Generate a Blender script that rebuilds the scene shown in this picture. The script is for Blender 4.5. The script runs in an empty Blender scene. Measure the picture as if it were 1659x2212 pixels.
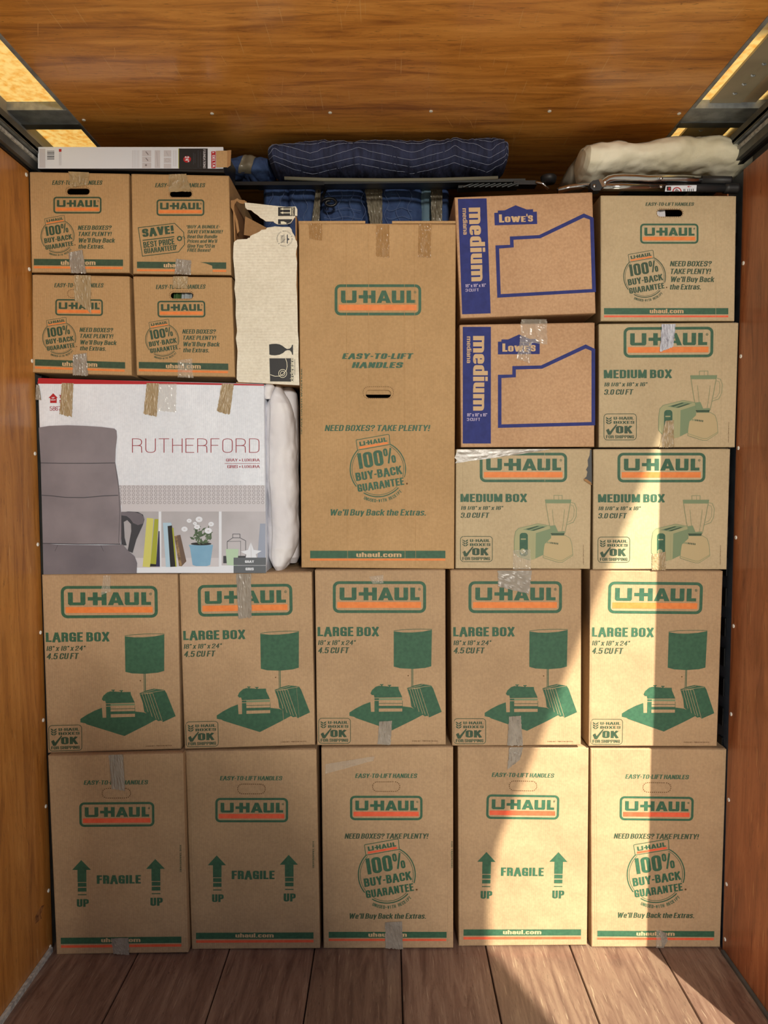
import bpy, bmesh, math, random
from mathutils import Vector, Matrix, noise
from mathutils.geometry import tessellate_polygon
random.seed(7)
S = bpy.context.scene
COL = S.collection

# ------------------------------------------------------------------ camera
W_, H_ = 1659.0, 2212.0
F_ = 1533.0
PITCH = math.radians(3.4)
YAW = math.radians(0.30)          # turned slightly to the left
CAM = Vector((0.0, 0.0, 1.655))
cam_d = bpy.data.cameras.new('camera')
cam = bpy.data.objects.new('camera', cam_d)
COL.objects.link(cam)
cam.location = CAM
cam.rotation_euler = (math.radians(90) - PITCH, 0, YAW)
cam_d.sensor_fit = 'VERTICAL'
cam_d.sensor_height = 24.0
cam_d.lens = 24.0 * F_ / H_
cam_d.clip_start = 0.02
S.camera = cam
ROT = cam.rotation_euler.to_matrix()

def ray(px, py):
    return ROT @ Vector(((px - W_ / 2) / F_, -(py - H_ / 2) / F_, -1.0))
def P(px, py, Y):                 # photo direction met with the vertical plane y = Y
    d = ray(px, py)
    return CAM + d * ((Y - CAM.y) / d.y)
def PZ(px, py, Z):
    d = ray(px, py)
    return CAM + d * ((Z - CAM.z) / d.z)
def PX(px, py, X):
    d = ray(px, py)
    return CAM + d * ((X - CAM.x) / d.x)

# ------------------------------------------------------------------ world, sun, exposure
world = bpy.data.worlds.new('sky'); S.world = world
world.use_nodes = True
wn = world.node_tree.nodes; wl = world.node_tree.links
wn.clear()
wo = wn.new('ShaderNodeOutputWorld'); wb = wn.new('ShaderNodeBackground')
sk = wn.new('ShaderNodeTexSky'); sk.sky_type = 'NISHITA'; sk.sun_disc = False
SUN_AZ, SUN_EL = math.atan2(0.42, 1.0), math.atan(0.98)
sk.sun_elevation = SUN_EL
sk.sun_rotation = math.radians(180) - SUN_AZ
sk.air_density = 1.0; sk.dust_density = 2.0
wl.new(sk.outputs[0], wb.inputs[0]); wb.inputs[1].default_value = 0.06
wl.new(wb.outputs[0], wo.inputs[0])
sun_d = bpy.data.lights.new('sun', 'SUN'); sun_d.energy = 10.2; sun_d.angle = math.radians(0.53)
sun_d.color = (1.0, 0.93, 0.74)
sun = bpy.data.objects.new('sun', sun_d); COL.objects.link(sun)
SDIR = Vector((-0.42, 1.0, -0.98))
sun.rotation_euler = SDIR.to_track_quat('-Z', 'Y').to_euler()
sun.location = (4, -8, 9)
# added unseen area lamp, right and behind, standing in for yard bounce light
BL = Vector((0.9, -3.6, 2.5))
bl_d = bpy.data.lights.new('added_fill', 'AREA'); bl_d.shape = 'RECTANGLE'; bl_d.size = 0.5; bl_d.size_y = 0.45
bl_d.energy = 215; bl_d.color = (1.0, 0.93, 0.82)
bl = bpy.data.objects.new('added_fill', bl_d); COL.objects.link(bl); bl.location = BL
bl.rotation_euler = (Vector((0.1, 2.36, 1.5))-BL).to_track_quat('-Z', 'Y').to_euler()
S.view_settings.view_transform = 'Standard'
S.view_settings.look = 'None'
S.view_settings.gamma = 1.0
S.view_settings.use_curve_mapping = False
S.view_settings.exposure = 0.0
S.cycles.max_bounces = 8

# ------------------------------------------------------------------ materials
def s2l(c):
    return tuple(((v / 255.0) / 12.92 if v / 255.0 <= 0.04045 else ((v / 255.0 + 0.055) / 1.055) ** 2.4) for v in c)
def mat(name, rgb, rough=0.6, metal=0.0, rgb2=None, scale=40, stretch=(1, 1, 1), bump=0.0, bscale=None, spec=0.5,
        alpha=1.0, coat=0.0, detail=4.0, lo=0.35, hi=0.65, transl=0.0):
    m = bpy.data.materials.new(name); m.use_nodes = True
    nt = m.node_tree; n = nt.nodes; l = nt.links
    b = n['Principled BSDF']
    b.inputs['Base Color'].default_value = (*s2l(rgb), 1)
    b.inputs['Roughness'].default_value = rough
    b.inputs['Metallic'].default_value = metal
    b.inputs['Specular IOR Level'].default_value = spec
    b.inputs['Alpha'].default_value = alpha
    b.inputs['Coat Weight'].default_value = coat
    tc = n.new('ShaderNodeTexCoord'); mp = n.new('ShaderNodeMapping')
    mp.inputs['Scale'].default_value = stretch
    l.new(tc.outputs['Object'], mp.inputs[0])
    if rgb2 is not None:
        t = n.new('ShaderNodeTexNoise'); t.inputs['Scale'].default_value = scale; t.inputs['Detail'].default_value = detail
        l.new(mp.outputs[0], t.inputs['Vector'])
        r = n.new('ShaderNodeMapRange'); r.inputs[1].default_value = lo; r.inputs[2].default_value = hi
        l.new(t.outputs[0], r.inputs[0])
        x = n.new('ShaderNodeMix'); x.data_type = 'RGBA'
        x.inputs[6].default_value = (*s2l(rgb), 1); x.inputs[7].default_value = (*s2l(rgb2), 1)
        l.new(r.outputs[0], x.inputs[0]); l.new(x.outputs[2], b.inputs['Base Color'])
    if bump:
        t2 = n.new('ShaderNodeTexNoise'); t2.inputs['Scale'].default_value = bscale or scale; t2.inputs['Detail'].default_value = 5
        l.new(mp.outputs[0], t2.inputs['Vector'])
        bp = n.new('ShaderNodeBump'); bp.inputs['Strength'].default_value = bump; bp.inputs['Distance'].default_value = 0.01
        l.new(t2.outputs[0], bp.inputs['Height']); l.new(bp.outputs[0], b.inputs['Normal'])
    if transl:
        tr = n.new('ShaderNodeBsdfTranslucent'); ms = n.new('ShaderNodeMixShader'); ms.inputs[0].default_value = transl
        tr.inputs[0].default_value = (*s2l(rgb), 1)
        if rgb2 is not None: l.new(x.outputs[2], tr.inputs[0])
        l.new(b.outputs[0], ms.inputs[1]); l.new(tr.outputs[0], ms.inputs[2])
        l.new(ms.outputs[0], n['Material Output'].inputs[0])
    return m

def card_mat(name, c1, c2, flute=1.0, horizontal=False, rough=0.72):
    """corrugated board: fine fibre speckle, faint flutes, slow waviness"""
    m = bpy.data.materials.new(name); m.use_nodes = True
    nt = m.node_tree; n = nt.nodes; l = nt.links
    b = n['Principled BSDF']; b.inputs['Roughness'].default_value = rough; b.inputs['Specular IOR Level'].default_value = 0.3
    tc = n.new('ShaderNodeTexCoord')
    oi = n.new('ShaderNodeObjectInfo')
    t = n.new('ShaderNodeTexNoise'); t.inputs['Scale'].default_value = 130; t.inputs['Detail'].default_value = 5
    l.new(tc.outputs['Object'], t.inputs['Vector'])
    t2 = n.new('ShaderNodeTexNoise'); t2.inputs['Scale'].default_value = 4.5; t2.inputs['Detail'].default_value = 5
    l.new(tc.outputs['Object'], t2.inputs['Vector'])
    add = n.new('ShaderNodeMath'); add.operation = 'ADD'
    l.new(t.outputs[0], add.inputs[0]); l.new(t2.outputs[0], add.inputs[1])
    w = n.new('ShaderNodeTexWave'); w.bands_direction = 'Z' if horizontal else 'X'
    w.inputs['Scale'].default_value = 48 if not horizontal else 34
    w.inputs['Distortion'].default_value = 2.2; w.inputs['Detail'].default_value = 2.0
    l.new(tc.outputs['Object'], w.inputs['Vector'])
    wm = n.new('ShaderNodeMath'); wm.operation = 'MULTIPLY'; wm.inputs[1].default_value = 0.05 * flute
    l.new(w.outputs['Fac'], wm.inputs[0])
    add2 = n.new('ShaderNodeMath'); add2.operation = 'ADD'
    l.new(add.outputs[0], add2.inputs[0]); l.new(wm.outputs[0], add2.inputs[1])
    r = n.new('ShaderNodeMapRange'); r.inputs[1].default_value = 0.75; r.inputs[2].default_value = 1.35
    l.new(add2.outputs[0], r.inputs[0])
    x = n.new('ShaderNodeMix'); x.data_type = 'RGBA'
    x.inputs[6].default_value = (*s2l(c1), 1); x.inputs[7].default_value = (*s2l(c2), 1)
    l.new(r.outputs[0], x.inputs[0])
    l.new(x.outputs[2], b.inputs['Base Color'])
    bp = n.new('ShaderNodeBump'); bp.inputs['Strength'].default_value = 0.11 * flute; bp.inputs['Distance'].default_value = 0.003
    l.new(w.outputs['Fac'], bp.inputs['Height'])
    bp2 = n.new('ShaderNodeBump'); bp2.inputs['Strength'].default_value = 0.55; bp2.inputs['Distance'].default_value = 0.03
    t3 = n.new('ShaderNodeTexNoise'); t3.inputs['Scale'].default_value = 6; t3.inputs['Detail'].default_value = 2
    l.new(tc.outputs['Object'], t3.inputs['Vector'])
    l.new(t3.outputs[0], bp2.inputs['Height']); l.new(bp.outputs[0], bp2.inputs['Normal'])
    l.new(bp2.outputs[0], b.inputs['Normal'])
    return m

def wood_mat(name, ca, cb, cc, axis='X', gloss=0.25, scratch=0.5, coat=0.4, gscale=1.0, scr_col=(225, 180, 120), dens=0.745):
    """varnished ply: stretched grain, darker flecks, pale scratches"""
    m = bpy.data.materials.new(name); m.use_nodes = True
    nt = m.node_tree; n = nt.nodes; l = nt.links
    b = n['Principled BSDF']; b.inputs['Roughness'].default_value = gloss
    b.inputs['Coat Weight'].default_value = coat; b.inputs['Coat Roughness'].default_value = 0.12
    tc = n.new('ShaderNodeTexCoord'); mp = n.new('ShaderNodeMapping')
    st = {'X': (1.0, 9, 9), 'Z': (9, 9, 1.0), 'Y': (9, 1.0, 9)}[axis]
    mp.inputs['Scale'].default_value = tuple(v * gscale for v in st)
    l.new(tc.outputs['Object'], mp.inputs[0])
    t = n.new('ShaderNodeTexNoise'); t.inputs['Scale'].default_value = 2.2; t.inputs['Detail'].default_value = 8
    t.inputs['Distortion'].default_value = 0.9; t.inputs['Roughness'].default_value = 0.62
    l.new(mp.outputs[0], t.inputs['Vector'])
    cr = n.new('ShaderNodeValToRGB')
    e = cr.color_ramp.elements
    e[0].position = 0.30; e[0].color = (*s2l(cc), 1)
    e[1].position = 0.70; e[1].color = (*s2l(ca), 1)
    k = e.new(0.48); k.color = (*s2l(cb), 1)
    l.new(t.outputs[0], cr.inputs[0])
    # flecks
    t2 = n.new('ShaderNodeTexNoise'); t2.inputs['Scale'].default_value = 9; t2.inputs['Detail'].default_value = 6
    t2.inputs['Distortion'].default_value = 3.2
    l.new(mp.outputs[0], t2.inputs['Vector'])
    r2 = n.new('ShaderNodeMapRange'); r2.inputs[1].default_value = 0.60; r2.inputs[2].default_value = 0.70
    r2.inputs[4].default_value = 0.55
    l.new(t2.outputs[0], r2.inputs[0])
    x = n.new('ShaderNodeMix'); x.data_type = 'RGBA'; x.inputs[7].default_value = (*s2l(tuple(v * 0.62 for v in cc)), 1)
    l.new(r2.outputs[0], x.inputs[0]); l.new(cr.outputs[0], x.inputs[6])
    last = x.outputs[2]
    # scratches: short straight streaks, several directions
    for ang, sd in (((0.45, 3.1), (-1.1, 7.7), (1.7, 12.3)) if axis != 'Y' else ((0.25, 3.1), (-0.5, 7.7), (1.2, 12.3), (-1.3, 5.3))):
        mp2 = n.new('ShaderNodeMapping'); mp2.inputs['Rotation'].default_value = (ang, 0 if axis != 'Z' else ang, ang)
        mp2.inputs['Location'].default_value = (sd, sd, sd)
        mp2.inputs['Scale'].default_value = (150, 5, 150) if axis == 'X' else (260, 11, 260)
        if axis == 'Z': mp2.inputs['Scale'].default_value = (4, 150, 9)
        l.new(tc.outputs['Object'], mp2.inputs[0])
        t5 = n.new('ShaderNodeTexNoise'); t5.inputs['Scale'].default_value = 1.0; t5.inputs['Detail'].default_value = 1.0
        l.new(mp2.outputs[0], t5.inputs['Vector'])
        r3 = n.new('ShaderNodeMapRange'); r3.inputs[1].default_value = dens; r3.inputs[2].default_value = dens+0.05
        r3.inputs[4].default_value = scratch
        l.new(t5.outputs[0], r3.inputs[0])
        x2 = n.new('ShaderNodeMix'); x2.data_type = 'RGBA'; x2.inputs[7].default_value = (*s2l(scr_col), 1)
        l.new(r3.outputs[0], x2.inputs[0]); l.new(last, x2.inputs[6])
        last = x2.outputs[2]
    l.new(last, b.inputs['Base Color'])
    bp = n.new('ShaderNodeBump'); bp.inputs['Strength'].default_value = 0.12; bp.inputs['Distance'].default_value = 0.003
    l.new(t.outputs[0], bp.inputs['Height']); l.new(bp.outputs[0], b.inputs['Normal'])
    return m

CARD = card_mat('card_kraft', (166, 137, 106), (186, 155, 120))
CARD_O = card_mat('card_tan', (172, 138, 96), (190, 154, 110))
CARD_L = card_mat('card_pale', (180, 160, 128), (196, 176, 142))
CARD_IN = card_mat('card_inside', (150, 112, 72), (168, 128, 86))
CARD_LOWES = card_mat('card_speckled', (176, 138, 104), (202, 164, 128), 0.5)
CARD_WHITE = card_mat('card_white_glossy', (216, 222, 234), (232, 237, 248), 0.7, rough=0.4)
CARD_CREAM = card_mat('card_cream_crushed', (214, 206, 188), (236, 230, 214), 2.2, horizontal=True)
GREEN = mat('ink_green', (42, 84, 62), 0.6, rgb2=(52, 96, 70), scale=90)
GREEN_D = mat('ink_dark_green', (44, 68, 48), 0.6, rgb2=(54, 80, 56), scale=90)
GREEN_M = mat('ink_mid_green', (118, 136, 102), 0.6)
GREEN_P = mat('ink_pale_green', (160, 158, 118), 0.6)
ORANGE = mat('ink_orange', (222, 122, 54), 0.6, rgb2=(230, 134, 66), scale=70)
RED_O = mat('ink_red_orange', (226, 88, 54), 0.6, rgb2=(232, 100, 66), scale=70)
PERF = mat('perforation', (96, 66, 34), 0.8)
BLUE = mat('ink_blue', (22, 34, 106), 0.7, rgb2=(30, 42, 118), scale=60)
CREAM_INK = mat('knockout_kraft', (200, 168, 128), 0.7)
TINT = mat('print_pale_card', (186, 166, 126), 0.7)
CREAM_W = mat('label_cream', (226, 220, 196), 0.6)
LAV = mat('print_lavender', (196, 184, 216), 0.6)
BLACK = mat('ink_black', (26, 25, 27), 0.5)
WHITE = mat('print_white', (222, 228, 240), 0.45)
RED = mat('print_red', (176, 26, 34), 0.45)
MAROON = mat('print_maroon', (150, 34, 52), 0.45)
G1 = mat('print_grey', (122, 116, 124), 0.45, rgb2=(138, 131, 139), scale=7)
G2 = mat('print_seat_grey', (104, 100, 110), 0.45, rgb2=(122, 117, 126), scale=6)
G3 = mat('print_charcoal', (58, 60, 68), 0.45)
G4 = mat('print_line_grey', (128, 122, 128), 0.5)
GL = mat('print_pale_grey', (200, 198, 206), 0.45)
GS = mat('print_shelf_grey', (164, 162, 168), 0.45, rgb2=(188, 186, 194), scale=5)
SLATE = mat('print_slate', (92, 98, 106), 0.45)
YEL = mat('print_yellow', (204, 202, 110), 0.45)
OLIVE = mat('print_olive', (160, 166, 52), 0.45)
LBLUE = mat('print_light_blue', (170, 200, 222), 0.45)
POT = mat('print_pot_blue', (112, 160, 196), 0.45, rgb2=(128, 174, 206), scale=14)
LEAF = mat('print_leaf', (62, 84, 62), 0.5, rgb2=(90, 112, 84), scale=60)
MINT = mat('print_mint', (178, 206, 180), 0.45)
BROWNBK = mat('print_brown', (98, 78, 62), 0.5, rgb2=(160, 132, 92), scale=120)
NAVYP = mat('print_navy', (40, 40, 80), 0.5)
TAPE_G = mat('tape_grey', (142, 132, 120), 0.30, rgb2=(158, 148, 136), scale=30, bump=0.08, bscale=40, spec=0.7, alpha=0.93)
TAPE_B = mat('tape_brown', (158, 136, 100), 0.42, rgb2=(172, 150, 114), scale=30, bump=0.08, bscale=40, spec=0.7, alpha=0.93)
TAPE_K = mat('tape_kraft', (176, 136, 84), 0.28, bump=0.08, bscale=40, spec=0.6, alpha=0.5)
TAPE_C = mat('tape_clear', (215, 206, 190), 0.2, bump=0.15, bscale=40, spec=0.8, alpha=0.32)
TAPE_W = mat('tape_white_streaked', (200, 204, 216), 0.3, rgb2=(150, 150, 164), scale=90, stretch=(3, 1, .4), bump=0.4, bscale=80)  # white tape with grey noise streaks
STEEL = mat('galvanised_steel', (132, 138, 142), 0.42, 0.25, rgb2=(168, 174, 178), scale=28, bump=0.05)
STEEL_D = mat('dark_steel', (80, 83, 82), 0.45, 0.2, rgb2=(98, 100, 98), scale=20)
STRIP = mat('worn_white_strip', (204, 204, 198), 0.6, rgb2=(150, 150, 148), scale=90)
NAVYSTEEL = mat('dark_painted_rail', (74, 88, 104), 0.45, 0.1, rgb2=(90, 100, 114), scale=30)
CHROME = mat('chrome', (190, 192, 196), 0.14, 1.0)
RUBBER = mat('black_rubber', (30, 31, 34), 0.5)
IRON = mat('black_iron', (20, 21, 24), 0.4)
SCREW = mat('white_screw_paint', (232, 230, 222), 0.35)
FIBER = mat('translucent_roof_yellow', (255, 240, 196), 0.8, rgb2=(246, 206, 130), scale=60, bump=0.3, bscale=90, transl=0.55, lo=0.42, hi=0.72)
PLATE = mat('plate_putty', (176, 168, 146), 0.6, rgb2=(160, 152, 132), scale=9)
PALEPLY = mat('pale_ply_strip', (206, 188, 156), 0.6, rgb2=(190, 170, 136), scale=12)
BLANK = mat('blanket_navy', (34, 40, 68), 0.85, rgb2=(50, 58, 92), scale=22, stretch=(3, 1, .6), bump=0.7, bscale=26)
BLANK2 = mat('blanket_blue', (50, 70, 114), 0.85, rgb2=(62, 86, 132), scale=30, bump=0.5, bscale=30)
BLANK3 = mat('blanket_teal', (96, 124, 142), 0.8, rgb2=(112, 140, 156), scale=25, bump=0.4)
TAPE_D = mat('tape_dull_brown', (120, 112, 96), 0.3, rgb2=(136, 128, 110), scale=30, bump=0.1, bscale=40, spec=0.7)
HEM = mat('blanket_hem', (112, 112, 98), 0.85)
STITCH = mat('stitch_thread', (150, 158, 184), 0.8)
STITCH2 = mat('stitch_thread_dim', (98, 116, 156), 0.8)
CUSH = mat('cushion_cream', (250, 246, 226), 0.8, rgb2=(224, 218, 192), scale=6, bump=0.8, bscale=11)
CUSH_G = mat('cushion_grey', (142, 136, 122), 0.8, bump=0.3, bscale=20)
PIL = mat('pillow_white', (216, 214, 220), 0.8, rgb2=(232, 230, 234), scale=6, bump=0.35, bscale=22)
WOOD_C = wood_mat('ply_ceiling', (236, 170, 88), (210, 142, 64), (156, 96, 42), 'X', 0.30, 0.55, 0.35, 1.3)
WOOD_L = wood_mat('ply_left', (204, 142, 72), (182, 120, 54), (148, 92, 40), 'Z', 0.4, 0.5, 0.15, 1.2)
WOOD_R = wood_mat('ply_right', (190, 124, 82), (168, 102, 64), (130, 74, 46), 'Z', 0.4, 0.6, 0.2, 1.2)
WOOD_F = wood_mat('floor_oak', (156, 130, 112), (128, 100, 86), (98, 72, 62), 'Y', 0.42, 0.35, 0.12, 1.6, (206, 186, 160), 0.72)
WOOD_F2 = wood_mat('floor_oak_pale', (148, 124, 104), (122, 96, 82), (94, 70, 60), 'Y', 0.42, 0.35, 0.12, 1.7, (214, 196, 164), 0.72)
DARKW = mat('bulkhead', (70, 48, 34), 0.7, rgb2=(84, 58, 40), scale=6)
CONC = mat('concrete_yard', (128, 124, 118), 0.9, rgb2=(114, 110, 104), scale=3)
RAMP = mat('bounce_ramp_pale', (214, 208, 192), 0.7, 0.0)  # pale diffuse surface for the added light-bouncing ramp
AWN = mat('grey_cladding', (150, 152, 156), 0.7, rgb2=(138, 140, 144), scale=4)

# ------------------------------------------------------------------ object helpers
def link(name, me, parent=None, origin=None, kind=None, label=None):
    o = bpy.data.objects.new(name, me); COL.objects.link(o)
    if parent is not None: o.parent = parent
    if origin is not None: o.location = origin
    if kind: o['kind'] = kind
    if label: o['label'] = label
    return o
def thing(name, label, cat, loc, group=None):
    o = bpy.data.objects.new(name, None); COL.objects.link(o)
    o.empty_display_size = 0.1
    o.location = loc; o['label'] = label; o['category'] = cat
    if group: o['group'] = group
    return o
def root_loc(o):
    v = Vector((0, 0, 0))
    while o is not None: v += Vector(o.location); o = o.parent
    return v

class MB:
    """collects faces (world coordinates) with materials, then links one mesh"""
    def __init__(s): s.v = []; s.f = []; s.m = []; s.mats = []
    def mi(s, m):
        if m not in s.mats: s.mats.append(m)
        return s.mats.index(m)
    def add(s, vs, fs, m):
        o = len(s.v); s.v += [Vector(v) for v in vs]; k = s.mi(m)
        for f in fs: s.f.append([i + o for i in f]); s.m.append(k)
    def box(s, a, b, m):
        x0, y0, z0 = a; x1, y1, z1 = b
        vs = [(x0,y0,z0),(x1,y0,z0),(x1,y1,z0),(x0,y1,z0),(x0,y0,z1),(x1,y0,z1),(x1,y1,z1),(x0,y1,z1)]
        s.add(vs, [(0,3,2,1),(4,5,6,7),(0,1,5,4),(1,2,6,5),(2,3,7,6),(3,0,4,7)], m)
    def hexa(s, v8, m):          # 4 front, 4 back
        s.add(v8, [(0,1,2,3),(7,6,5,4),(0,4,5,1),(1,5,6,2),(2,6,7,3),(3,7,4,0)], m)
    def tube(s, pts, r, m, n=10, caps=True):
        pts = [Vector(p) for p in pts]; rings = []
        for i, p in enumerate(pts):
            d = (pts[min(i+1, len(pts)-1)] - pts[max(i-1, 0)]).normalized()
            a = d.orthogonal().normalized() if i == 0 else (pa - d * pa.dot(d)).normalized()
            pa = a; c = d.cross(a)
            rr = r[i] if isinstance(r, (list, tuple)) else r
            rings.append([p + (a * math.cos(t) + c * math.sin(t)) * rr for t in [2*math.pi*k/n for k in range(n)]])
        vs = [v for q in rings for v in q]; fs = []
        for i in range(len(rings)-1):
            for k in range(n):
                fs.append((i*n+k, i*n+(k+1)%n, (i+1)*n+(k+1)%n, (i+1)*n+k))
        if caps: fs += [tuple(range(n))[::-1], tuple(range((len(rings)-1)*n, len(rings)*n))]
        s.add(vs, fs, m)
    def build(s, name, parent=None, kind=None, label=None, smooth=False, origin=None):
        if not s.v: return None
        if parent is not None: off = root_loc(parent)
        else: off = Vector(origin) if origin is not None else Vector((0, 0, 0))
        me = bpy.data.meshes.new(name)
        me.from_pydata([tuple(v - off) for v in s.v], [], s.f)
        for m in s.mats: me.materials.append(m)
        me.polygons.foreach_set('material_index', s.m)
        if smooth: me.polygons.foreach_set('use_smooth', [True] * len(s.f))
        me.update()
        return link(name, me, parent, off if parent is None and origin is not None else None, kind, label)

# ------------------------------------------------------------------ text outlines
# a bold grotesque drawn with square-ended strokes: glyph -> (width, strokes) in a unit cap height, x in 0..1 of the width
def _rc(pts, r=0.22, closed=False, w=0.5, n=4):
    """round the corners of a polyline (r in cap heights)"""
    P2 = [(x*w, y) for x, y in pts]; N = len(P2); out = []
    for k in range(N):
        if not closed and k in (0, N-1): out.append(P2[k]); continue
        a, p, b = Vector(P2[k-1]), Vector(P2[k]), Vector(P2[(k+1) % N])
        d1, d2 = (a-p), (b-p); rr = min(r, d1.length*.49, d2.length*.49)
        p1, p2 = p+d1.normalized()*rr, p+d2.normalized()*rr
        for j in range(n+1):
            t = j/n; q = p1*(1-t)**2+p*2*t*(1-t)+p2*t*t; out.append((q.x, q.y))
    if closed: out.append(out[0])
    return out
O_ = ('c', [(0, 0), (1, 0), (1, 1), (0, 1)])
XH = 0.28      # top of the small letters
def xo(a=XH, b=1): return ('c', [(0, a), (1, a), (1, b), (0, b)])
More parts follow.
